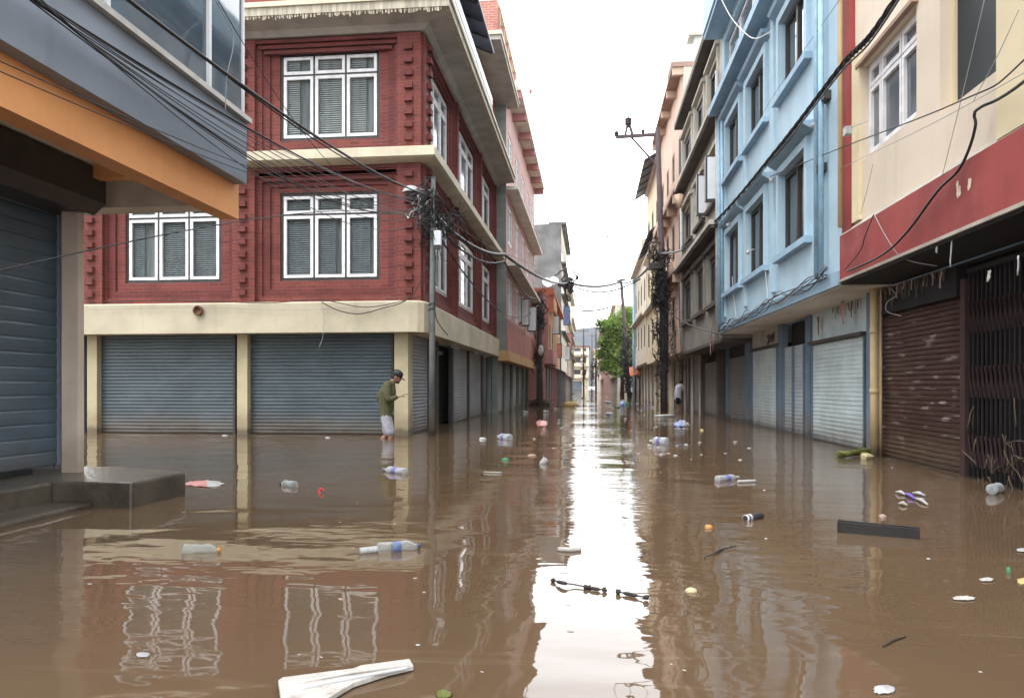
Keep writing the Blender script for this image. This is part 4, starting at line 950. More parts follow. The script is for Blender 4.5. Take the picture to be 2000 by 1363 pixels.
rows = [[(c.x + rx * math.cos(t * math.pi / 9), c.y + rx * .9 * math.sin(t * math.pi / 9), c.z + z) for t in range(18)] for rx, z in ((.001, .11), (.08, .105), (.14, .07), (.175, .0), (.18, -.03), (.16, -.03), (.13, 0))]
s.grid(rows, M['paper'], True, True); o = s.build('street_lamp', e)
s = MB(); s.ell((c.x, c.y, c.z - .045), .13, .12, .07, M['dkframe']); s.tube([c + Vector((.17, 0, .03)), PC + Vector((0, 0, zY(844, 372, PC.y)))], .018, M['pipe_grey'], 6); s.build('lamp_holder', o)
KN = PC + Vector((-.05, -.05, 4.62))

# tall pole on the right, with crossarm
RP = dep(1297, 803, 30.0); RP = Vector((RP.x, RP.y, 0)); RT_ = onY(1284, 250, RP.y)
e = empty('utility_pole', RP, 'tall rusty pole on the right with crossarm and a huge mass of cables', 'pole')
s = MB(); s.tube([RP + Vector((0, 0, -.6)), RP + Vector((-.02, 0, 4)), RT_], [.15, .13, .10], M['pole_dark'], 10); s.build('shaft', e)
s = MB(); a0, a1 = onY(1203, 268, RP.y), onY(1284, 263, RP.y)
s.bar(a0, a1, .12, .12, M['pole_dark']); b0, b1 = onY(1231, 266, RP.y), onY(1278, 318, RP.y); s.bar(b0, b1, .07, .07, M['pole_dark'])
t0 = onY(1227, 236, RP.y)
for u in (1221, 1236): s.bar(onY(u, 266, RP.y), t0, .10, .10, M['pole_dark'])
s.build('crossarm', e)
for (u, v, r) in ((1227, 238, .15), (1204, 262, .10), (1256, 257, .075)):
    s = MB(); c = onY(u, v, RP.y)
    for k in range(3): s.ell((c.x, c.y, c.z + (k - 1) * r * .6), r, r, r * .42, M['ceramic'], 10, 5)
    s.tube([(c.x, c.y, c.z - r * 1.6), (c.x, c.y, c.z + r * 1.4)], r * .3, M['ceramic'], 6); s.build('insulator', e)
s = MB(); a = onY(1268, 473, RP.y); s.bar(a, onY(1290, 473, RP.y), .06, .06, M['pole_dark']); s.bar(a, onY(1268, 525, RP.y), .05, .05, M['pole_dark']); b = onY(1266, 523, RP.y); s.box(b.x, b.x + .55, RP.y - .25, RP.y + .2, b.z - .08, b.z + .16, M['dkframe']); s.build('bracket', e)
s = MB()
for (v, n, rx, rz, sd) in ((560, 120, .16, .38, 21), (585, 80, .25, .22, 22), (520, 50, .15, .35, 23), (640, 55, .10, .7, 24), (700, 40, .09, .7, 25), (500, 40, .3, .2, 28)):
    c = onY(1291, v, RP.y); tangle(s, c, n, rx, .15, rz, 'wire', (.008, .02), sd, 1.3)
for (v, n, sd) in ((600, 55, 26), (650, 45, 27), (690, 30, 30)):
    c = onY(1322, v, RP.y + 1); tangle(s, c, n, .30, .8, .4, 'wire', (.006, .011), sd, 1.8)
q = random.Random(5)
for k in range(12):
    a = 6.28 * k / 12; s.tube([RP + Vector((.14 * math.cos(a) * q.uniform(.8, 1.3) - .01, .14 * math.sin(a), z)) for z in (1.6 + q.uniform(-.6, .6), 2.6, 3.6, 4.6, 5.6)], q.uniform(.015, .035), M['wire'], 5)
s.build('cable_tangle', e)
HUB = onY(1289, 495, RP.y)

# dark pole on the left in front of the pink house
LP = dep(1054, 791, 40.0); LP = Vector((LP.x, LP.y, 0)); lt = zY(1054, 590, LP.y)
e = empty('utility_pole', LP, 'dark cable-wrapped pole before the pink house with a hanging meter', 'pole')
s = MB(); s.tube([LP + Vector((0, 0, -.6)), LP + Vector((0, 0, lt + .6))], [.19, .13], M['pole_dark'], 10); s.build('shaft', e)
s = MB(); tangle(s, LP + Vector((0, -.1, lt - .6)), 60, .25, .2, .6, 'wire', (.012, .025), 31, 1.5); tangle(s, LP + Vector((-.2, -.1, 2.5)), 40, .22, .2, .45, 'wire', (.012, .025), 32, 1.4); tangle(s, LP + Vector((-.35, -.2, lt - .5)), 14, .2, .2, .4, 'wire_grey', (.012, .018), 33, 1.6); s.build('cable_tangle', e)
s = MB(); c = onY(1056, 684, LP.y - .3); s.ell(c, .16, .12, .28, M['pipe_grey']); s.build('meter_box', e)

# leaning pole beyond and slim ones far away
D = 63.0; b0 = dep(1230, 778, D); b1 = dep(1213, 545, D)
e = empty('utility_pole', (b0.x, b0.y, 0), 'thin leaning pole in front of the green tree', 'pole')
s = MB(); s.tube([Vector((b0.x, b0.y, -.6)), b0.lerp(b1, .5), b1], [.19, .16, .13], M['pole_dark'], 8)
s.bar(dep(1205, 549, D), dep(1222, 546, D), .14, .14, M['pole_dark']); s.build('shaft', e)
s = MB(); tangle(s, dep(1224, 690, D), 60, .16, .2, 1.2, 'wire', (.02, .045), 41, 2.2); tangle(s, dep(1226, 735, D), 40, .14, .2, 1.0, 'wire', (.02, .045), 42, 2.2); s.build('cable_tangle', e)
s = MB(); s.tube([dep(1222, 642, D), dep(1225, 640, D), dep(1229, 641, D)], .04, M['pole_dark'], 6); s.ell(dep(1231, 641, D), .28, .2, .13, M['wood']); s.build('street_lamp', e)
for i, (u, vb, vt, D_) in enumerate(((1140, 762, 640, 120), (1164, 764, 632, 110), (1156, 762, 650, 150))):
    b0, b1 = dep(u, vb, D_), dep(u, vt, D_); e = empty('utility_pole', (b0.x, b0.y, 0), ('slim grey pole standing before the yellow end block', 'slim dark pole at the near end of the distant right row', 'farthest slim pole, shortest of the distant ones')[i], 'pole')
    s = MB(); s.tube([Vector((b0.x, b0.y, -.6)), b1], [.14, .09], M['pole_dark'], 8); s.bar(b1 + Vector((-.8, 0, -.6)), b1 + Vector((.8, 0, -.6)), .08, .08, M['pole_dark'])
    for k in (-.7, 0, .7): s.bar(b1 + Vector((k, 0, -.6)), b1 + Vector((k, 0, -.2)), .06, .06, M['pole_dark'])
    s.build('shaft', e)
    s = MB(); tangle(s, b0 + Vector((0, 0, 3.2)), 25, .2, .2, 1.2, 'wire', (.03, .05), 50 + i, 2.4); s.build('cable_tangle', e)

# --- fan of wires from the corner pole to the grey shop building (they run just in front of its panel)
gX = -3.20
fan = 'wires fanning from the corner pole past the grey panel'
def wire_to(uv_list, X, r, label, end=KN, m='wire', sag=.0, group=fan):
    A = [onX(u, v, X) for u, v in uv_list]; A = [a for a in A if a.y > .3]; a, b, c = A[0], A[-1], end
    if len(uv_list) > 3: a = A[1] if uv_list[0][1] < 0 else A[0]
    L3 = lambda y, i: a[i] * (y - b.y) * (y - c.y) / ((a.y - b.y) * (a.y - c.y)) + b[i] * (y - a.y) * (y - c.y) / ((b.y - a.y) * (b.y - c.y)) + c[i] * (y - a.y) * (y - b.y) / ((c.y - a.y) * (c.y - b.y))
    y0 = a.y - 2.2; pts = [Vector((max(L3(y, 0), gX - .03) if y < 7.2 else L3(y, 0), y, L3(y, 2))) for y in (y0 + (c.y - y0) * (i / 30) for i in range(31))]
    return cable(pts, r, label, m, 'cable', group)
thin = 'thin black wire fanning from the corner pole across the grey panel'
off = lambda a, b, c: KN + Vector((a, b, c))
wire_to([(-200, -240), (95, 20), (250, 140), (395, 240), (478, 303)], gX, .0075, thin, off(-.1, 0, .1))
wire_to([(-200, -250), (80, 5), (235, 92), (380, 185), (478, 248)], gX, .009, thin, off(-.1, 0, .15))
wire_to([(-200, -260), (75, 0), (225, 80), (360, 150), (484, 250)], gX + .02, .006, thin, off(0, 0, .05))
wire_to([(-200, -230), (90, 25), (190, 110), (330, 210), (480, 300)], gX + .03, .005, thin, off(-.1, 0, .0))
wire_to([(-200, -235), (85, 10), (240, 85), (400, 200), (483, 255)], gX + .05, .004, thin, off(0, 0, .2))
wire_to([(-250, -160), (0, 120), (145, 165), (300, 265), (482, 325)], gX, .004, thin, off(0, 0, -.05))
wire_to([(-250, -60), (0, 140), (130, 195), (300, 275), (482, 337)], gX, .004, thin, off(0, 0, -.12))
for k_, (u_, v_) in enumerate(((478, 262), (480, 280), (481, 290), (483, 312), (482, 330), (480, 268))): wire_to([(-200, -230), (60 + 14 * k_, 0 + 8 * k_), (300, 150), (u_, v_)], gX + .02 * k_, .0045, thin, off(-.12 + .04 * k_, 0, .22 - .09 * k_))
wire_to([(120, -150), (250, 0), (365, 95), (480, 172)], gX, .016, 'thick black cable bundle running past the glass front to the corner pole', off(0, 0, .25), group=None)
wire_to([(120, -160), (252, -4), (366, 88), (481, 178)], gX - .02, .008, 'black cable hugging the thick bundle past the glass front', off(0, 0, .3), group=None)
wire_to([(330, -140), (425, 0), (450, 35), (478, 90)], gX, .004, 'single thin wire crossing the upper corner of the glass front', off(0, 0, .6), 'wire', group=None)
wire_to([(520, 440)] if 0 else [(-50, 540), (170, 452), (330, 436), (470, 432)], -3.1, .005, 'slack thin wire sagging in front of the left brick window', off(0, 0, -.3), 'wire', group=None)
# white cord hanging down the glass
cable(spline([onX(420, 0, gX), onX(452, 60, gX), onX(455, 95, gX), onX(443, 150, gX), onX(440, 220, gX)], 6), .004, 'pale cord dangling down the glass front of the grey building', 'wire_grey')
# wires hung along the cream band of the brick building
cable(spline([onY(175, 592, 14.5), onY(240, 588, 14.5), onY(390, 588, 14.5), onY(520, 592, 14.5), onY(625, 586, 14.5), onY(720, 600, 14.5), onY(825, 578, 14.5)], 6), .008, 'sagging cable tacked along the top of the cream band')
cable(spline([onY(628, 590, 14.48), onY(660, 606, 14.48), onY(700, 613, 14.48), onY(740, 604, 14.48), onY(800, 582, 14.48), onY(835, 520, 14.7)], 6), .010, 'looser cable loop hanging below the band top near the corner')
cable(spline([onY(628, 592, 14.5), onY(633, 620, 14.5), onY(630, 660, 14.5), onY(622, 680, 14.5)], 6), .005, 'loose wire end dangling over the second green shutter', 'wire_grey')
cable(spline([onY(175, 605, 14.52), onY(400, 600, 14.52), onY(560, 606, 14.52), onY(760, 596, 14.52)], 6), .004, 'faint thin wire across the face of the cream band', 'wire_grey')
# from the corner pole up the left side of the street and across
LX = onY(1110, 552, 52)
g2 = 'cables strung along the left side of the street'
cable(sagline(off(.05, .1, -.1), onX(985, 497, -2.55), .25) + sagline(onX(985, 497, -2.55), LX, .35)[1:], .055, 'heavy cable bundle running up the left side from the corner pole', group=g2)
cable(sagline(off(.05, .1, -.25), onX(985, 510, -2.7), .35) + sagline(onX(985, 510, -2.7), LP + Vector((0, 0, lt + .3)), .5)[1:], .028, 'second cable below the heavy bundle, ending at the dark left pole', group=g2)
cable(sagline(off(.05, .1, -.35), LP + Vector((0, 0, lt)), 1.3), .02, 'lowest sagging cable between the corner pole and dark left pole', group=g2)
cable(sagline(off(.05, .1, .0), onX(1000, 500, -2.5), .1) + [LX + Vector((0, 0, .2))], .009, 'topmost thin cable on the left side of the street', group=g2)
hubC = onY(1110, 556, 52)
s = MB(); tangle(s, hubC, 26, .3, .3, .35, 'wire', (.035, .07), 61, 2.0); s.build('cable_knot', None, 'knot of cables hanging in the air at the grey concrete building', 'cable')
cable(sagline(LX, dep(1213, 550, 63), .35), .10, 'cable bundle crossing the street to the thin leaning pole')
cable(sagline(LX + Vector((0, 0, -.05)), onY(1250, 545, 45), .7), .05, 'slacker cable crossing the street to the ivory house')
cable(sagline(dep(1213, 550, 63), HUB, .5), .06, 'cable from the thin leaning pole to the tall right pole')
cable(sagline(dep(1130, 606, 100), dep(1190, 600, 100), .25), .11, 'short far cable hanging against the white sky')
# high wires passing overhead to the camera side
hv = 'faint high wires running overhead from the crossarm'
for (u, v, x_) in ((1227, 228, .12), (1204, 257, -.35), (1256, 252, .55)):
    cable(sagline(onY(u, v, RP.y), Vector((x_ * 3 - .1, -12, 13.2)), .7, 24), .011, 'faint high wire running overhead from the crossarm insulators', 'wire_grey', group=hv)
# twisted bundle along the right facades
pts = [(2.6, 2.0, 5.2)] + [tuple(onX(u, v, X)) for u, v, X in ((1752, -5, 3.15), (1640, 135, 3.2), (1520, 290, 3.28), (1410, 420, 3.32))] + [tuple(onY(1335, 487, 27.6))]
sp = spline(pts, 14)
b = MB(); b.tube(sp, .026, M['wire'], 6)
for ph in (0, 2.1, 4.2):
    tw = []
    for i, p in enumerate(spline(pts, 40)):
        a = i * .55 + ph; tw.append(p + Vector((.03 * math.cos(a), 0, .03 * math.sin(a))))
    b.tube(tw, .012, M['wire'], 4)
b.build('twisted_cable', None, 'thick twisted black cable slung in front of the blue house', 'cable')
cable(spline([tuple(Vector(p) + Vector((-.02, 0, -.09))) for p in pts], 12), .012, 'plain black cable running just under the thick twisted one')
cable(spline([onY(1335, 487, 27.6), onY(1315, 493, 28.8), HUB], 8), .04, 'pale sleeve of cable reaching the tall right pole', 'wire_grey')
# wires over the cream wall and the red band
cable(spline([(2.4, 2.0, 3.3), onX(2010, 108, 3.2), onX(1870, 200, 3.3), onX(1640, 290, 3.4), onX(1505, 345, 3.42)], 10), .0075, 'taut black wire rising across the cream wall to the blue house')
cable(spline([(2.4, 2.0, 2.9), onX(2010, 152, 3.3), onX(1915, 210, 3.4), onX(1903, 225, 3.44), onX(1905, 245, 3.44), onX(1893, 290, 3.44), onX(1870, 335, 3.42), onX(1830, 375, 3.42), onX(1770, 455, 3.42), onX(1720, 500, 3.42), onX(1655, 530, 3.42)], 8), .014, 'kinked thick black cable drooping over the red band')
cable(spline([onX(1707, 418, 3.42), onX(1690, 460, 3.42), onX(1680, 490, 3.42), onX(1650, 527, 3.43)], 6), .007, 'short black wire hanging from the left end of the red band')
cable(spline([onX(1707, 418, 3.42), onX(1735, 470, 3.42), onX(1765, 505, 3.5), onX(1830, 520, 3.7)], 6), .005, 'thin wire looping from the red band into the dark recess', 'wire_grey')
for (a, b_, l) in (((1925, -10), (1840, 345), 'thin pale wire slanting down over the mesh window'), ((1990, 20), (1900, 200), 'thin wire slanting from the upper right over the mesh window'), ((1705, 320), (1680, 420), 'thin pale wire under the white casement window'), ((2005, 140), (1640, 330), 'fine grey wire crossing the cream wall below the mesh window')):
    cable(spline([onX(*a, 3.36), onX((a[0] + b_[0]) / 2, (a[1] + b_[1]) / 2 + 6, 3.36), onX(*b_, 3.42)], 6), .0035, l, 'wire_grey')
# bunched cables along the base of the blue house
q = random.Random(9); gb = 'cables bunched along the foot of the blue wall'
for k in range(7):
    pts = []
    for i in range(11):
        y = yE + .3 + (yB1 - yE - .4) * i / 10; pts.append((XB - .09 - q.uniform(0, .05), y, 2.62 + q.uniform(-.10, .13) - .12 * i / 10))
    cable(spline(pts, 5), q.uniform(.006, .013), 'cable bunched along the foot of the blue wall', 'wire' if k != 3 else 'wire_grey', 'cable', gb)
cable(spline([onX(1413, 655, 3.4), onX(1400, 650, 3.3), onX(1360, 640, 3.2), onX(1320, 620, 3.1), onY(1295, 600, RP.y)], 6), .02, 'sagging cable from the blue house foot to the tall right pole')
for (u, v0, v1, l) in ((1492, 470, 590, 'white wire hanging down beside the middle blue window'), (1430, 540, 620, 'thin wire dangling left of the smallest blue window')):
    cable(spline([onX(u, v0, 3.45), onX(u + 3, (v0 + v1) / 2, 3.43), onX(u + 8, v1, 3.42)], 5), .005, l, 'wire_white')
cable(spline([onX(1400, -20, 3.0), onX(1425, 30, 3.05), onX(1450, 60, 3.1), onX(1475, 76, 3.2), onX(1510, 60, 3.35)], 6), .012, 'white cable looping under the blue eave', 'wire_white')
cable(spline([onX(1640, 0, 3.4), onX(1500, 205, 3.4), onX(1405, 380, 3.4)], 8), .004, 'thin straight wire crossing the upper blue windows')
# ================================================================== people
def fused(mb, name, par, voxel=.008, label=None, smooth=4):
    """merges overlapping shapes into one continuous skin"""
    o = mb.build(name, par)
    md = o.modifiers.new('r', 'REMESH'); md.mode = 'VOXEL'; md.voxel_size = voxel; md.use_smooth_shade = True
    sm = o.modifiers.new('s', 'SMOOTH'); sm.factor = .5; sm.iterations = smooth
    dg = bpy.context.evaluated_depsgraph_get(); me = bpy.data.meshes.new_from_object(o.evaluated_get(dg)); me.name = name
    mts = list(o.data.materials); o.modifiers.clear(); o.data = me
    if not me.materials:
        for m in mts: me.materials.append(m)
    return o
def person(base, fwd, J, label, top, bottom, cap=False, hat='black', vox=.009, sleeves='long', beard=True):
    """J: joints in (forward, sideways-away, up-from-water)"""
    base = Vector(base); fwd = Vector(fwd).normalized(); lat = Vector((-fwd.y, fwd.x, 0))
    P = lambda j: base + fwd * j[0] + lat * j[1] + Vector((0, 0, j[2]))
    K = {k: P(v) for k, v in J.items() if isinstance(v, tuple)}
    e = empty('person', base, label, 'person')
    up = Vector((0, 0, 1))
    def limb(mb, pts, rs, m):
        pts = [Vector(p) for p in pts]; mb.tube(spline(pts, 4), [rs[min(i // 4, len(rs) - 1)] + (rs[min(i // 4 + 1, len(rs) - 1)] - rs[min(i // 4, len(rs) - 1)]) * (i % 4) / 4 for i in range((len(pts) - 1) * 4 + 1)], M[m], 10)
        for p, r in zip(pts, rs): mb.ell(p, r, r, r, M[m], 10, 7)
    mb = MB()
    H = K['head']; hf = (fwd * math.cos(R(28)) - up * math.sin(R(28))); hu = hf.cross(lat) * -1
    hu = (up * math.cos(R(28)) + fwd * math.sin(R(28)))
    Mx = Matrix((lat, hf, hu)).transposed()
    mb.ell(H, .074, .095, .112, M['skin'], 16, 12, Mx)
    mb.ell(H + hf * .045 - hu * .06, .052, .055, .055, M['skin'], 12, 8, Mx)                # jaw
    mb.ell(H + hf * .098 - hu * .018, .013, .018, .022, M['skin'], 8, 6, Mx)                # nose
    for s_ in (-1, 1): mb.ell(H + lat * .075 * s_ - hf * .005 - hu * .01, .012, .02, .03, M['skin'], 8, 6, Mx)
    limb(mb, [K['neck'], H - hu * .06 - hf * .02], [.058, .052], 'skin')
    limb(mb, [K['pelvis'], K['belly'], K['chest'], K['neck']], [.13, .12, .135, .06], 'skin')
    for s_ in ('n', 'f'):
        limb(mb, [K['neck'] * .4 + K['sh' + s_] * .6, K['sh' + s_], K['el' + s_], K['wr' + s_]], [.05, .052, .04, .027], 'skin')
        limb(mb, [K['pelvis'] * .3 + K['hip' + s_] * .7, K['hip' + s_], K['kn' + s_], K['an' + s_]], [.09, .09, .058, .038], 'skin')
        hd = (K['ha' + s_] - K['wr' + s_]).normalized(); side = hd.cross(up)
        side = (side if side.length > .1 else lat).normalized(); pn = side.cross(hd)
        c = K['wr' + s_] + hd * .045
        mb.ell(c, .042, .05, .018, M['skin'], 10, 7, Matrix((side, hd, pn)).transposed())
        for i, (o_, ln) in enumerate(((-.032, .055), (-.011, .068), (.011, .07), (.032, .06))):     # four curled fingers
            a = c + side * o_ + hd * .038; b = a + hd * ln * .5 - pn * .006; c2 = b + hd * ln * .32 - pn * .022
            limb(mb, [a, b, c2], [.0105, .0095, .0085], 'skin')
        a = c + side * -.036 - hd * .012; limb(mb, [a, a - side * .026 + hd * .028, a - side * .024 + hd * .058 - pn * .008], [.0125, .011, .009], 'skin')
        an = K['an' + s_]; ft = an + Vector((0, 0, -.06)); limb(mb, [ft - fwd * .05, ft + fwd * .14 - Vector((0, 0, .02))], [.045, .032], 'skin')
    body = fused(mb, 'body', e, vox)
    # eyes, hair, beard, cap
    s = MB()
    for s_ in (-1, 1): s.ell(H + hf * .083 + lat * .03 * s_ + hu * .008, .011, .008, .006, M['black'], 8, 6, Mx)
    s.ell(H + hf * .092 - hu * .062, .022, .008, .004, M['wood'], 8, 6, Mx); s.build('face', e)
    h = MB(); h.ell(H - hf * .012 + hu * .022, .082, .098, .102, M['hair'], 14, 10, Mx)
    h.ell(H - hf * .045 - hu * .02, .07, .06, .075, M['hair'], 12, 8, Mx)
    if beard: h.ell(H + hf * .055 - hu * .085, .05, .048, .035, M['hair'], 12, 8, Mx)
    # keep the face clear
    h.v = [tuple(p) for p in h.v]; hair = h.build('hair', e)
    for v in hair.data.vertices:
        d = Vector(v.co) + world(e).translation - H
        if d.dot(hf) > .05 and -.06 < d.dot(hu) < .06: v.co -= hf * .035
    if cap:
        c = MB(); rows = []
        for k, (z, r) in enumerate(((.02, .092), (.05, .095), (.09, .09), (.12, .07), (.135, .035), (.138, .002))): rows.append([H + hu * z - hf * .005 + lat * math.cos(t * math.pi / 8) * r * .92 + hf * math.sin(t * math.pi / 8) * r * 1.12 for t in range(16)])
        c.grid(rows, M[hat], True, True)
        c.grid([[H + hu * (.028 - .01 * r) + lat * .075 * math.sin(a) * (1 - .25 * r) + hf * (.085 + .085 * r * math.cos(a)) for a in (-1.3 + 2.6 * i / 8 for i in range(9))] for r in (0, .5, 1)], M[hat], True)
        o = c.build('cap', e); md = o.modifiers.new('t', 'SOLIDIFY'); md.thickness = .014
    # garments
    g = MB()
    lo = K['pelvis'] + Vector((0, 0, -.05))
    for s_ in (-1, 1):
        limb(g, [lo + lat * .075 * s_, K['belly'] + lat * .07 * s_ - fwd * .005, K['chest'] + lat * .085 * s_ - fwd * .02, K['neck'] * .55 + K['sh' + ('n' if s_ < 0 else 'f')] * .45 - fwd * .02], [.125, .125, .13, .075], top)
    limb(g, [lo, K['belly'], K['chest'] + fwd * .005, K['neck'] - Vector((0, 0, .01))], [.145, .142, .152, .076], top)
    for s_ in ('n', 'f'):
        if sleeves == 'long': limb(g, [K['neck'] * .35 + K['sh' + s_] * .65, K['sh' + s_], K['el' + s_], K['el' + s_] * .15 + K['wr' + s_] * .85], [.075, .078, .066, .045], top)
        else: limb(g, [K['neck'] * .35 + K['sh' + s_] * .65, K['sh' + s_], K['sh' + s_] * .4 + K['el' + s_] * .6], [.072, .075, .068], top)
    fused(g, 'jacket' if sleeves == 'long' else 'shirt', e, vox, smooth=7)
    b = MB()
    limb(b, [K['pelvis'] + Vector((0, 0, .02)), K['pelvis'] - Vector((0, 0, .05))], [.145, .14], bottom)
    for s_ in ('n', 'f'):
        hp, kn = K['hip' + s_], K['kn' + s_]; q_ = J.get('hem', .95)
        limb(b, [hp, hp.lerp(kn, .5 * q_), hp.lerp(kn, q_)], [.118, .108, .10], bottom)
    fused(b, 'shorts', e, vox, smooth=8)
    return e, K
J1 = dict(pelvis=(0, 0, .47), belly=(0, 0, .66), chest=(.035, 0, .90), neck=(.10, 0, 1.075), head=(.20, 0, 1.195), shn=(.03, -.18, 1.01), eln=(.07, -.235, .765), wrn=(.235, -.16, .80), han=(.33, -.13, .82),
          shf=(-.03, .18, 1.0), elf=(-.17, .20, .80), wrf=(-.12, .20, .58), haf=(-.10, .20, .48), hipn=(.0, -.085, .42), hipf=(0, .085, .42), knn=(.10, -.10, .055), kn_=(0, 0, 0), ann=(.05, -.10, -.36), knf=(.0, .09, .07), anf=(-.26, .10, -.13), hem=.80)
p1 = dep(755, 856, 14.45); p1.z = 0
e, K = person(p1, RT, J1, 'man in olive jacket and black cap wading by the cream pillar with a phone', 'olive', 'shorts', True)
s = MB(); hd = K['wrn'] + (K['han'] - K['wrn']).normalized() * .10 + Vector((0, 0, .014)); s.bar(hd - RT * .01, hd + RT * .13 + Vector((0, 0, .04)), .07, .009, M['black']); s.build('mobile_phone', None, 'dark mobile phone held out in the hand of the man in the olive jacket', 'phone')
J2 = dict(pelvis=(0, 0, .52), belly=(.0, 0, .70), chest=(.06, 0, .93), neck=(.14, 0, 1.08), head=(.22, 0, 1.19), shn=(.10, -.18, 1.02), eln=(.22, -.20, .80), wrn=(.40, -.13, .86), han=(.48, -.1, .88), shf=(.10, .18, 1.02), elf=(.28, .2, .88), wrf=(.46, .14, .95), haf=(.54, .12, .97),
          hipn=(-.02, -.085, .47), hipf=(0, .085, .47), knn=(.05, -.11, .08), ann=(.0, -.12, -.34), knf=(.13, .11, .06), anf=(.08, .12, -.36), hem=.42)
p2 = dep(1324, 799, 33.0); p2.z = 0
person(p2, RT + FW * .25, J2, 'man in white tee and black shorts leaning on a doorway beside the tall rusty pole', 'tee', 'blkcloth', False, sleeves='short', beard=False, vox=.014)
for (u, v, D, top, bot, lab, f) in ((1234, 770, 74, 'tee', 'blkcloth', 'distant person in a white top with dark bottoms near the thin leaning pole', -RT), (1262, 771, 70, 'tee2', 'blkcloth', 'distant person in a teal top by the ivory house', RT)):
    b = dep(u, v, D); b.z = 0; person(b, f + FW * .5, J2, lab, top, bot, False, sleeves='short', beard=False, vox=.025)

# ================================================================== floating litter
def bottle(u0, v0, u1, v1, r, capm, labm, label, body='pet', group='plastic bottles adrift', sink=.35):
    """bottle lying on the water from base pixel to cap pixel"""
    a, b = onZ(u0, v0), onZ(u1, v1); L = (b - a).length; t = (b - a).normalized(); z = r * (1 - sink * 2) + r * .15
    a = a + Vector((0, 0, z)); side = t.cross(Vector((0, 0, 1))); up = side.cross(t)
    e = empty('plastic_bottle', (a + t * L / 2), label, 'bottle', group)
    q = random.Random(int(u0 * 7 + v0)); prof = [(0, .3), (.01, .85), (.04, 1), (.22, .97), (.26, .90), (.32, 1), (.36, .9), (.5, .88), (.56, .98), (.66, 1), (.74, .86), (.82, .58), (.88, .33), (.93, .3), (.935, .36), (.95, .3)]
    ring = lambda x, rr: [a + t * (L * x) + (side * math.cos(k * math.pi / 8) + up * math.sin(k * math.pi / 8)) * rr * (1 + q.uniform(-.03, .03)) for k in range(16)]
    s = MB(); s.grid([ring(x, r * w_) for x, w_ in prof], M[body], True, True); s.face(ring(.001, r * .29), M[body]); s.build('bottle_body', e)
    s = MB(); s.grid([ring(.93, r * .34), ring(.935, r * .40), ring(.995, r * .40), ring(1.0, r * .3), ring(1.0, r * .01)], M[capm], False, True); s.build('cap', e)
    if labm: s = MB(); s.grid([ring(.34, r * .93), ring(.345, r * .955), ring(.53, r * .935), ring(.535, r * .91)], M[labm], True, True); s.build('paper_label', e)
    return e
bottle(358, 1079, 431, 1078, .036, 'orangecap', None, 'clear bottle with an orange cap floating in the left foreground')
bottle(737, 1078, 821, 1071, .040, 'navycap', 'label_blue', 'clear ribbed bottle with blue label and navy cap in front of the corner pillar')
bottle(793, 926, 748, 920, .050, 'label_violet', 'label_violet', 'dented clear bottle with violet label below the man in olive', 'pet_milky')
bottle(1400, 940, 1442, 935, .042, 'paper', 'label_violet', 'clear violet-labelled bottle touching a white stick near the white shutters', 'pet_milky')
bottle(1304, 868, 1270, 866, .085, 'paper', 'label_violet', 'large white bottle with blue mark in the sky reflection edge', 'pet_milky')
bottle(996, 859, 973, 856, .075, 'paper', 'label_violet', 'white bottle with violet mark in the reflection of the pink house', 'pet_milky')
bottle(577, 951, 548, 947, .040, 'black', None, 'short brownish jar with a dark lid on the still brown water', 'pet')
bottle(1197, 811, 1182, 810, .07, 'paper', 'label_blue', 'small far white bottle with blue mark in the bright mid-street reflection', 'pet_milky')
bottle(1195, 787, 1180, 786, .07, 'bluebag', 'label_blue', 'farthest bluish bottle in the middle of the street', 'pet_milky')
bottle(1021, 806, 1032, 806, .06, 'paper', None, 'left one of the two pale bottle pairs before the dark left pole', 'pet_milky')
bottle(1061, 806, 1072, 806, .06, 'paper', None, 'pale bottle drifting just right of the dark left pole', 'pet_milky')

def chunk(u, v, w_, d_, h_, m, name, label, cat, group=None, seed=0, rz=0.0, sink=.38, nu=9, nv=5, jit=.3):
    c = onZ(u, v); q = random.Random(seed or int(u * 13 + v)); s = MB()
    Mx = Matrix.Rotation(YAW + rz, 3, 'Z'); s.ell((c.x, c.y, h_ * (.5 - sink)), w_ / 2, d_ / 2, h_ / 2, M[m], nu, nv, Mx, jit, q)
    return s.build(name, None, label, cat, group)
def sheet(u0, v0, u1, v1, hgt, m, name, label, cat, group=None, seed=1, m2=None, nx=9, ny=5, lift=.01):
    """crumpled plastic lying on the water, spanning the given box of water"""
    q = random.Random(seed); s = MB(); cx, cy = (u0 + u1) / 2, (v0 + v1) / 2; rows = []
    for j in range(ny + 1):
        row = []
        for i in range(nx + 1):
            a, b = i / nx * 2 - 1, j / ny * 2 - 1; k = 1 / max(1, math.hypot(a, b)) * q.uniform(.82, 1.08)
            p = onZ(cx + a * k * (u1 - u0) / 2, cy + b * k * (v1 - v0) / 2); edge = max(0, 1 - math.hypot(a, b) * .9)
            row.append((p.x, p.y, lift * .3 + hgt * (edge ** .6) * q.uniform(.35, 1)))
        rows.append(row)
    s.grid(rows, M[m], True)
    if m2:
        k = s.mi(M[m2])
        for i in range(len(s.m)):
            if i % nx > nx * .5: s.m[i] = k
    o = s.build(name, None, label, cat, group); md = o.modifiers.new('t', 'SOLIDIFY'); md.thickness = .003
    return o
sheet(362, 952, 438, 939, .035, 'pinkbag', 'plastic_bag', 'pink and white plastic bag spread flat beyond the landing block', 'bag', seed=3, m2='paper')
sheet(1045, 834, 1070, 824, .16, 'pinkbag', 'plastic_bag', 'puffed coral-pink bag floating before the dark left pole', 'bag', seed=4)
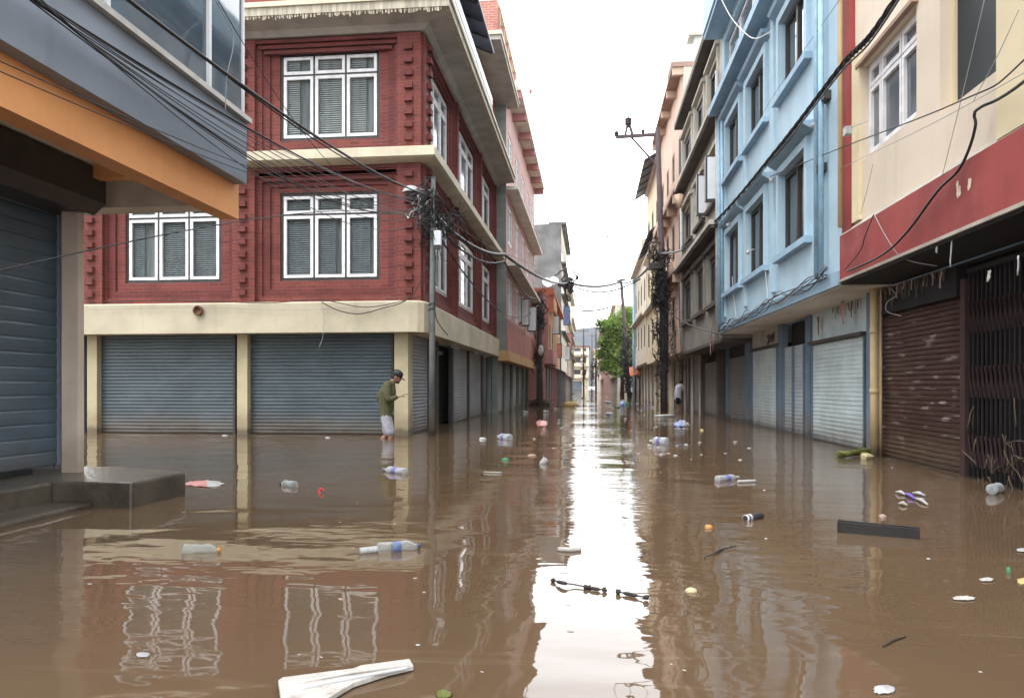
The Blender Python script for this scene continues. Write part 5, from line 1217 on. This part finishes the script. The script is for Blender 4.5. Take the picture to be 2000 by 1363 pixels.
sheet(1315, 834, 1348, 826, .16, 'bluebag', 'plastic_bag', 'blue and white bag floating near the tall rusty pole', 'bag', seed=5, m2='paper')
sheet(1860, 1174, 1906, 1166, .012, 'foam', 'foam_sheet', 'flat white foam sheet floating by the right edge', 'foam', seed=6, lift=.02)
sheet(1912, 1137, 1942, 1130, .012, 'foam', 'foam_tray', 'small beige-white foam tray between the white sheet and green bottle neck', 'foam', seed=7, lift=.02)
sheet(1704, 1357, 1750, 1340, .016, 'paper', 'bubble_wrap', 'scrap of bubbly white packing at the bottom right', 'packaging', seed=8, nx=14, ny=7)
sheet(1984, 1079, 2012, 1072, .012, 'paper', 'plastic_scrap', 'white plastic scrap cut by the right picture edge', 'plastic', seed=9, lift=.02)
sheet(1985, 1142, 2014, 1130, .02, 'yellow', 'plastic_scrap', 'yellow plastic piece at the right edge', 'plastic', seed=10)
sheet(263, 1285, 294, 1275, .008, 'paper', 'paper_sachet', 'small white printed sachet in the left foreground', 'sachet', seed=11, nx=5, ny=3, lift=.015)
sheet(850, 1366, 884, 1349, .02, 'moss', 'green_leaf', 'yellow-green leaf at the bottom edge', 'leaf', seed=12)
c = onZ(1692, 896); s = MB(); q = random.Random(6); Mr = Matrix.Rotation(.5, 3, 'Z') @ Matrix.Rotation(.25, 3, 'X')
P8 = lambda x, y, z: c + Mr @ Vector((x + q.uniform(-.008, .008), y + q.uniform(-.008, .008), z))
s.hexa([P8(-.05, -.04, -.03), P8(.05, -.04, -.03), P8(.05, .04, -.03), P8(-.05, .04, -.03), P8(-.065, -.055, .05), P8(.065, -.055, .05), P8(.065, .055, .05), P8(-.065, .055, .05)], M['paleyellow']); s.hexa([P8(-.07, -.06, .051), P8(.07, -.06, .051), P8(.07, .06, .055), P8(-.07, .06, .055), P8(-.05, -.04, .075), P8(.05, -.04, .07), P8(.05, .04, .075), P8(-.05, .04, .075)], M['paleyellow'])
s.build('food_carton', None, 'pale yellow carton against the yellowed drainpipe', 'carton', bevel=.006)
chunk(1384, 1031, .055, .05, .04, 'fruit', 'fruit', 'orange lump of fruit bobbing near the dark can', 'fruit')
chunk(1349, 1155, .055, .05, .035, 'paleyellow', 'foam_lump', 'pale yellow foam lump in the blue reflection', 'foam')
chunk(1371, 841, .10, .08, .06, 'yellow', 'plastic_tub', 'small yellow tub beyond the blue and white bag', 'tub')
c = onZ(1060, 905); s = MB(); q = random.Random(7); ax = Vector((.6, .2, .65)).normalized(); sd = ax.cross(Vector((0, 0, 1))).normalized(); u3 = sd.cross(ax)
s.grid([[c + ax * h_ + (sd * math.cos(k * math.pi / 7) + u3 * math.sin(k * math.pi / 7)) * r_ * q.uniform(.85, 1.1) for k in range(14)] for h_, r_ in ((-.03, .001), (-.03, .04), (.02, .046), (.06, .05), (.075, .056), (.06, .045), (-.02, .036))], M['paper'], True, True); s.build('paper_cup', None, 'crumpled white cup at the edge of the sky reflection', 'cup')
chunk(1040, 890, .13, .08, .035, 'rag', 'food_scrap', 'pinkish scrap just beyond the crumpled white cup', 'scrap')
chunk(987, 899, .10, .07, .06, 'greenplastic', 'plastic_scrap', 'dark green plastic piece left of the crumpled cup', 'plastic')
chunk(1724, 1010, .05, .05, .04, 'rag', 'food_scrap', 'small pinkish scrap beyond the black board', 'scrap')
chunk(1969, 1118, .025, .025, .05, 'greenplastic', 'bottle_neck', 'green bottle neck standing up near the right edge', 'bottle', nu=8)
chunk(1114, 793, .85, .55, .38, 'straw', 'straw_clump', 'clump of tan straw floating mid-street', 'straw', nu=16, nv=9, jit=.22)
# red ring
c = onZ(627, 962); s = MB(); s.tube([c + Vector((.022 * math.cos(t), .006 * math.sin(t), .016 + .022 * math.sin(t))) for t in (i * .42 for i in range(13))], .008, M['redplastic'], 6); s.build('plastic_ring', None, 'bright red plastic ring on the still water', 'ring')
# dark can, black board, sticks, twigs
a, b = onZ(1455, 1017), onZ(1490, 1011); a.z = b.z = .018
s = MB(); s.tube([a, a.lerp(b, .1), a.lerp(b, .5), a.lerp(b, .9), b], [.022, .028, .027, .026, .012], M['dkframe'], 10); s.tube([a.lerp(b, .02), a.lerp(b, .3)], [.027, .0285], M['white_sign'], 10); s.build('tin_can', None, 'small dark can with a white end before the black board', 'can')
a, b = onZ(1639, 1040), onZ(1797, 1053); t = (b - a).normalized(); nn = Vector((-t.y, t.x, 0)); H_ = .075; W_ = .055
s = MB(); up = Vector((0, 0, 1))
s.hexa([a - up * .04, b - up * .04, b + nn * .012 - up * .04, a + nn * .012 - up * .04, a + up * H_, b + up * (H_ - .008), b + nn * .012 + up * (H_ - .008), a + nn * .012 + up * H_], M['plank'])
s.hexa([a + nn * W_ - up * .04, b + nn * W_ - up * .04, b + nn * (W_ + .012) - up * .04, a + nn * (W_ + .012) - up * .04, a + nn * W_ + up * (H_ + .004), b + nn * W_ + up * (H_ - .006), b + nn * (W_ + .012) + up * (H_ - .006), a + nn * (W_ + .012) + up * (H_ + .004)], M['plank'])
s.hexa([a + nn * .0125, b + nn * .0125, b + nn * (W_ - .0005), a + nn * (W_ - .0005), a + nn * .0125 + up * .05, b + nn * .0125 + up * .046, b + nn * (W_ - .0005) + up * .046, a + nn * (W_ - .0005) + up * .05], M['plank'])
s.hexa([a - t * .012 - up * .04, a - t * .0005 - up * .04, a - t * .0005 + nn * (W_ + .012) - up * .04, a - t * .012 + nn * (W_ + .012) - up * .04, a - t * .012 + up * (H_ + .003), a - t * .0005 + up * (H_ + .003), a - t * .0005 + nn * (W_ + .012) + up * (H_ + .007), a - t * .012 + nn * (W_ + .012) + up * (H_ + .007)], M['plank'])
s.build('wooden_board', None, 'long black hollow board floating on the right', 'board', bevel=.002)
def stick(p, r, m, name, label, cat='stick'):
    s = MB(); pts = [onZ(u, v, z) for u, v, z in p]; s.tube(spline(pts, 5), r, M[m], 7); return s.build(name, None, label, cat)
stick([(1441, 940, .015), (1476, 939, .012)], .016, 'paper', 'white_stick', 'white stick floating against the violet-labelled bottle')
stick([(1090, 1072, .010), (1112, 1073, .012), (1134, 1072, .010)], .014, 'foam', 'foam_stick', 'pale rounded foam stick at the left edge of the sky reflection')
stick([(702, 1076, .015), (738, 1072, .018)], .021, 'paper', 'foam_block', 'white block floating against the base of the blue-labelled bottle', 'foam')
stick([(1376, 1088, .008), (1395, 1080, .014), (1412, 1072, .008), (1437, 1066, .012)], [.004] * 6 + [.007] * 4 + [.004] * 6, 'twig', 'twig', 'thin dark twig lying diagonally in the pale reflection', 'twig')
stick([(945, 922, .008), (980, 923, .008)], .008, 'foam', 'foam_stick', 'thin white stick left of the crumpled cup')
stick([(1725, 1262, .004), (1745, 1250, .006), (1768, 1243, .003)], .004, 'twig', 'twig', 'faint dark twig low on the right', 'twig')
q = random.Random(12); dk = 'dark twig fragments strung across the bright sky reflection'
for (p, l) in (([(1080, 1133, .01), (1100, 1138, .02), (1122, 1141, .012), (1150, 1147, .008)], 'longest dark twig in the bright sky reflection'), ([(1144, 1146, .012), (1165, 1150, .01), (1180, 1151, .012)], 'middle dark twig in the bright sky reflection'), ([(1207, 1155, .012), (1235, 1161, .01), (1262, 1166, .014)], 'rightmost dark twig in the bright sky reflection, with knobbly ends')):
    pts = spline([onZ(u, v, z) for u, v, z in p], 5); s = MB(); s.tube(pts, [.0035 + .006 * (i in (3, 4, 5, 6)) for i in range(len(pts))], M['twig'], 6)
    for t_ in (pts[0], pts[-1]): s.ell(t_, .014, .010, .012, M['twig'], 7, 5, None, .3, q)
    s.build('twig', None, l, 'twig', dk)
# long white board at the bottom
pl = [(543, 1340), (552, 1334), (650, 1321), (690, 1316), (705, 1310), (800, 1297), (808, 1311), (760, 1322), (690, 1345), (600, 1400), (552, 1400)]
s = MB(); pts = [onZ(u, v, .0) for u, v in pl]; s.prism([(p.x, p.y) for p in pts], .004, .022, M['foam']); r0, r1 = onZ(560, 1352, .022), onZ(795, 1304, .022)
s.tube(spline([r0, r0.lerp(r1, .3) + Vector((0, .006, .004)), r0.lerp(r1, .7) + Vector((0, -.004, .003)), r1], 6), .007, M['paper'], 6); r0, r1 = onZ(556, 1338, .022), onZ(800, 1299, .022); s.tube([r0, r0.lerp(r1, .5) + Vector((0, .004, .006)), r1], .006, M['foam'], 6)
s.build('foam_board', None, 'long torn white foam board in the bottom foreground', 'board', bevel=.003)
# heap of plastic near the brown shutter
s = MB(); q = random.Random(30)
for (u, v, u2, v2, m) in ((1750, 963, 1768, 968, 'paper'), (1782, 965, 1807, 970, 'paper'), (1787, 975, 1812, 988, 'foam'), (1765, 966, 1788, 977, 'purple'), (1755, 986, 1772, 989, 'foam')):
    a, b = onZ(u, v), onZ(u2, v2); a.z = b.z = .012; s.tube([a, a.lerp(b, .5) + Vector((0, 0, .012)), b], [.008, .018, .008], M[m], 6)
s.build('plastic_scrap', None, 'tangle of white and violet plastic strips before the brown shutter', 'plastic')
# leafy stalk by the drainpipe
s = MB(); pts = [onZ(u, v, z) for u, v, z in ((1640, 888, .03), (1655, 886, .06), (1672, 884, .05), (1690, 882, .05), (1702, 884, .03))]; s.tube(spline(pts, 5), .045, M['moss'], 8)
for k in range(14):
    c = pts[k % 5] + Vector((q.uniform(-.12, .12), q.uniform(-.1, .1), q.uniform(-.01, .05))); s.ell(c, .06, .03, .02, M['moss'], 6, 4, Matrix.Rotation(q.uniform(0, 3), 3, 'Z'))
s.build('plant_stalk', None, 'green banana-like stalk lodged against the yellowed drainpipe', 'plant')
# crumpled bottle at the gate and dead grass caught on it
bottle(1936, 966, 1957, 960, .05, 'label_blue', None, 'crushed milky bottle against the black folding gate', 'pet_milky', sink=.1)
s = MB(); q = random.Random(14)
for k in range(150):
    y = q.uniform(4.7, Yu(1915, G)); z = abs(q.gauss(0, .32)) ; p = Vector((G - .05 - abs(q.gauss(0, .03)), y, min(z, .85))); pts = [p]; d = Vector((0, q.gauss(0, .5), -1 if q.random() < .7 else .6)).normalized()
    for i in range(3): d = (d + Vector((q.gauss(0, .1), q.gauss(0, .45), q.gauss(0, .3)))).normalized(); pts.append(pts[-1] + d * q.uniform(.04, .12)); pts[-1].x = min(pts[-1].x, G - .04)
    s.tube(pts, q.uniform(.003, .008), M['dead'], 4)
for k in range(4):
    c = Vector((G - .09, q.uniform(4.9, Yu(1925, G)), q.uniform(.15, .55))); s.ell(c, .03, .06, .10, M['rag'], 7, 5, None, .3, q)
s.build('flood_debris', None, 'dead grass and rags caught on the black folding gate', 'debris', kind='stuff')
# strips of plastic and rag left hanging by the flood under the right ledges
def strip(p, l, w_, m, label, group, seed, name='plastic_strip'):
    q = random.Random(seed); s = MB(); rows = []; y = p.y; x = p.x
    for i in range(6):
        t = i / 5; ww = w_ * (1 - .5 * t) * q.uniform(.6, 1.2); y += q.uniform(-.012, .012); x += q.uniform(-.008, .008); rows.append([(x - .004, y - ww / 2, p.z - l * t), (x + .006, y, p.z - l * t), (x - .004, y + ww / 2, p.z - l * t)])
    s.grid(rows, M[m], True); o = s.build(name, None, label, 'strip', group); md = o.modifiers.new('t', 'SOLIDIFY'); md.thickness = .004; return o
gA = 'brown flood rags hanging above the brown shutter'; q = random.Random(44)
for k in range(26):
    y = gy(1722) - .1 - k * (gy(1722) - gy(1886) - .2) / 26 + q.uniform(-.03, .03)
    strip(Vector((4.06, y, 2.36)), q.uniform(.08, .30), q.uniform(.02, .05), 'dead' if k % 3 else 'rag', 'brown rag strip hanging above the brown shutter', gA, 200 + k)
for (u, v, l, ww, m, lab) in ((1832, 475, .10, .05, 'paper', 'white plastic tuft under the red band'), (1858, 462, .30, .03, 'paper', 'long white plastic shred dangling under the red band'), (1990, 500, .16, .04, 'paper', 'white shred over the folding gate'), (1935, 528, .10, .07, 'foam', 'pale crumpled lump over the folding gate')):
    strip(onX(u, v, XR + .03), l, ww, m, lab, 'pale shreds hanging under the red band', u)
cable(spline([onX(1738, 563, 4.05), onX(1750, 577, 4.05), onX(1733, 590, 4.05), onX(1732, 608, 4.05), onX(1760, 617, 4.05)], 5), .007, 'crooked white strip dangling above the brown shutter', 'paper', 'strip', name='plastic_strip')
gB = 'rusty rags hanging over the pale panel'
for k in range(12):
    y = by(1690) + .1 + k * .12; strip(Vector((GBl - .03, y, 2.39)), q.uniform(.08, .30), q.uniform(.03, .07), 'dead' if k % 2 else 'rag', 'rusty rag strip over the pale blue panel', gB, 300 + k)
strip(Vector((GBl - .20, by(1672), 2.39)), .38, .12, 'rag', 'pinkish rag hanging over the big white shutter', None, 351, 'hanging_rag')
strip(Vector((GBl - .05, by(1604), 2.30)), .34, .10, 'wood', 'dark brown rag hanging left of the pinkish one', None, 352, 'hanging_rag')
q = random.Random(45)
for k in range(10):
    u = q.uniform(1300, 1420); c = onX(u, 0, 3.42); strip(Vector((3.38, c.y, q.uniform(2.0, 2.7))), q.uniform(.2, .6), q.uniform(.05, .14), 'rag' if k % 2 else 'wood', 'torn cloth strip hanging under the cement and peach houses', 'torn cloth under the cement and peach houses', 400 + k)
# many scraps further off
q = random.Random(77)
def scraps(n, box, size, label, group, mats):
    for k in range(n):
        u = q.uniform(box[0], box[2]); v = box[1] + (box[3] - box[1]) * q.random() ** 1.6; D_ = FOC / (v - HOR)
        c = onZ(u, v)
        if c.x < -2.9 or c.x > 3.3 and c.y > 12 or c.x > 4.0: continue
        sz = size * q.uniform(.5, 1.3) * (.6 + D_ / 40)
        chunk(u, v, sz, sz * q.uniform(.4, .8), sz * q.uniform(.12, .4), q.choice(mats), 'foam_scrap', label, 'scrap', group, seed=1000 + k + int(u), rz=q.uniform(-.6, .6), nu=7, nv=4)
scraps(95, (1000, 766, 1330, 800), .13, 'tiny pale scrap adrift far up the street', 'scraps adrift far up the street', ['foam', 'paper', 'rag', 'paper', 'bluebag', 'straw', 'twig'])
scraps(70, (1030, 800, 1480, 900), .08, 'small pale scrap adrift in the middle street', 'scraps adrift in the middle street', ['foam', 'paper', 'rag', 'paper', 'foam'])
scraps(34, (60, 905, 1950, 1345), .035, 'tiny white speck floating on the near brown water', 'specks on the near water', ['foam', 'paper', 'foam', 'rag'])
for (u, v, w_, h_, m, lab) in ((440, 851, .12, .04, 'paper', 'white scrap at the foot of the second cream pillar'), (640, 855, .1, .03, 'foam', 'pale scrap at the foot of the wide green shutter'), (943, 858, .14, .06, 'paper', 'white scrap before the galvanised shutters'), (1300, 813, .7, .1, 'paper', 'white plastic heap at the foot of the tall rusty pole'), (1222, 788, .55, .16, 'greenplastic', 'green and blue plastic heap floating up the street')):
    chunk(u, v, w_, w_ * .6, h_, m, 'plastic_heap' if w_ > .5 else 'plastic_scrap', lab, 'plastic', nu=11, nv=6, jit=.3)
sheet(1208, 792, 1222, 787, .25, 'bluebag', 'plastic_bag', 'small blue bag beside the green plastic heap', 'bag', seed=21)
s = MB(); b0 = LP; q = random.Random(15)
for k in range(60):
    p = b0 + Vector((q.gauss(0, .3), q.gauss(0, .2) - .1, abs(q.gauss(.05, .12)))); s.tube([p, p + Vector((q.gauss(0, .2), q.gauss(0, .1), q.gauss(0, .08))), p + Vector((q.gauss(0, .3), q.gauss(0, .1), q.gauss(0, .05)))], q.uniform(.01, .03), M['twig' if k % 3 else 'dead'], 4)
s.build('flood_debris', None, 'dark tangled debris around the foot of the left pole', 'debris', kind='stuff')

# bird, dishes and a rooftop mast against the sky
c = dep(1187, 463, 45); s = MB(); s.ell(c, .06, .14, .05, M['black'], 8, 6)
for k in (-1, 1): s.hexa([c + Vector((.03 * k, -.06, 0)), c + Vector((.25 * k, -.03, .09)), c + Vector((.25 * k, .03, .09)), c + Vector((.03 * k, .08, 0)), c + Vector((.03 * k, -.06, .02)), c + Vector((.25 * k, -.03, .1)), c + Vector((.25 * k, .03, .1)), c + Vector((.03 * k, .08, .02))], M['black'])
s.build('bird', None, 'tiny dark bird flying in the white sky over the street', 'bird')
for i_, (u, v, r_) in enumerate(((1069, 553, .42), (1082, 549, .36))):
    c = dep(u, v, 57.0); s = MB(); n_ = Vector((.3, -.85, .45)).normalized(); sd = n_.cross(Vector((0, 0, 1))).normalized(); u3 = sd.cross(n_)
    s.grid([[c + n_ * (h_ * r_) + (sd * math.cos(k * math.pi / 9) + u3 * math.sin(k * math.pi / 9)) * r_ * w_ for k in range(18)] for h_, w_ in ((0, .01), (.05, .4), (.14, .75), (.25, 1), (.22, 1.0), (.1, .75), (-.02, .01))], M['white_sign'], True, True)
    s.bar(c - n_ * .02, c - n_ * .25 - Vector((0, 0, .9)), .05, .05, M['pipe_grey']); s.bar(c + u3 * -r_, c + n_ * .45 * r_ * 2, .02, .02, M['pipe_grey'])
    s.build('satellite_dish', None, ('larger white satellite dish by the bare concrete building', 'smaller white satellite dish right of the larger one')[i_], 'dish', 'satellite dishes by the concrete building')
c = onX(1030, 215, -2.72); s = MB(); s.tube([c + Vector((0, 0, -.3)), c + Vector((.02, 0, .5)), c + Vector((.12, 0, .75))], .03, M['pipe_grey'], 6); s.ell(c + Vector((.14, 0, .8)), .09, .09, .12, M['pink_dk'], 8, 6, None, .2, random.Random(1)); s.build('roof_antenna', None, 'small antenna mast with a ball tip at the roof edge of the pink house', 'lamp')  # simple antenna, a stick ending in a ball
# ================================================================== light, sky, camera
W = bpy.data.worlds.new('World'); S.world = W; W.use_nodes = True; nt = W.node_tree
bg = nt.nodes['Background']; sky = nt.nodes.new('ShaderNodeTexSky'); sky.sky_type = 'NISHITA'; sky.sun_disc = False
EL, AZ = 58, 205
sky.sun_elevation = R(EL); sky.sun_rotation = R(AZ); sky.air_density = 1.0; sky.dust_density = 4.0; sky.altitude = 0
hs = nt.nodes.new('ShaderNodeHueSaturation'); hs.inputs['Saturation'].default_value = .12; nt.links.new(sky.outputs[0], hs.inputs['Color'])
mx = nt.nodes.new('ShaderNodeMix'); mx.data_type = 'RGBA'; mx.inputs[0].default_value = .75; mx.inputs[7].default_value = (CLOUD * .97, CLOUD * .99, CLOUD * 1.02, 1)
nt.links.new(hs.outputs[0], mx.inputs[6])
tc = nt.nodes.new('ShaderNodeTexCoord'); dp = nt.nodes.new('ShaderNodeVectorMath'); dp.operation = 'DOT_PRODUCT'; dp.inputs[1].default_value = Vector((0, .93, .37)).normalized(); nt.links.new(tc.outputs['Generated'], dp.inputs[0])
mr = nt.nodes.new('ShaderNodeMapRange'); mr.interpolation_type = 'SMOOTHSTEP'; nt.links.new(dp.outputs['Value'], mr.inputs[0])
for i_, v_ in enumerate((.55, 1.0, 1.0, LOBE)): mr.inputs[i_ + 1].default_value = v_
sc_ = nt.nodes.new('ShaderNodeVectorMath'); sc_.operation = 'SCALE'; nt.links.new(mx.outputs[2], sc_.inputs[0]); nt.links.new(mr.outputs[0], sc_.inputs['Scale']); nt.links.new(sc_.outputs[0], bg.inputs[0]); bg.inputs[1].default_value = SKYSTR
sun = bpy.data.lights.new('sun', 'SUN'); sun.energy = SUNE; sun.angle = R(25); sun.color = (1, .97, .93); so = bpy.data.objects.new('sun', sun); COL.objects.link(so)
dirv = Vector((math.sin(R(AZ)) * math.cos(R(EL)), math.cos(R(AZ)) * math.cos(R(EL)), math.sin(R(EL)))); so.rotation_euler = dirv.to_track_quat('Z', 'Y').to_euler(); so.location = (0, 0, 30)
if HAZE:
    hz = bpy.data.materials.new('air_haze'); hz.use_nodes = True; t = hz.node_tree; t.nodes.remove(t.nodes['Principled BSDF']); v = t.nodes.new('ShaderNodeVolumePrincipled'); v.inputs['Color'].default_value = (.93, .95, .97, 1); v.inputs['Density'].default_value = HAZE; v.inputs['Anisotropy'].default_value = .2; t.links.new(v.outputs[0], t.nodes['Material Output'].inputs['Volume'])
    s = MB(); s.box(-310, 310, -70, 720, -1.6, 75, hz); o = s.build('haze', kind='stuff', origin=Vector((0, 0, 0)))
cam = bpy.data.cameras.new('camera'); co = bpy.data.objects.new('camera', cam); COL.objects.link(co); S.camera = co
co.location = CAM; co.rotation_euler = (R(90), 0, YAW); cam.sensor_width = 36; cam.lens = FOC / 2000 * 36; cam.shift_y = (HOR - 681.5) / 2000; cam.clip_end = 3000; cam.clip_start = .05
S.view_settings.view_transform = 'Standard'; S.view_settings.look = 'None'; S.view_settings.exposure = EXPO; S.view_settings.gamma = 1
S.cycles.max_bounces = 8; S.cycles.transparent_max_bounces = 16; S.cycles.use_denoising = True; S.cycles.volume_bounces = 1
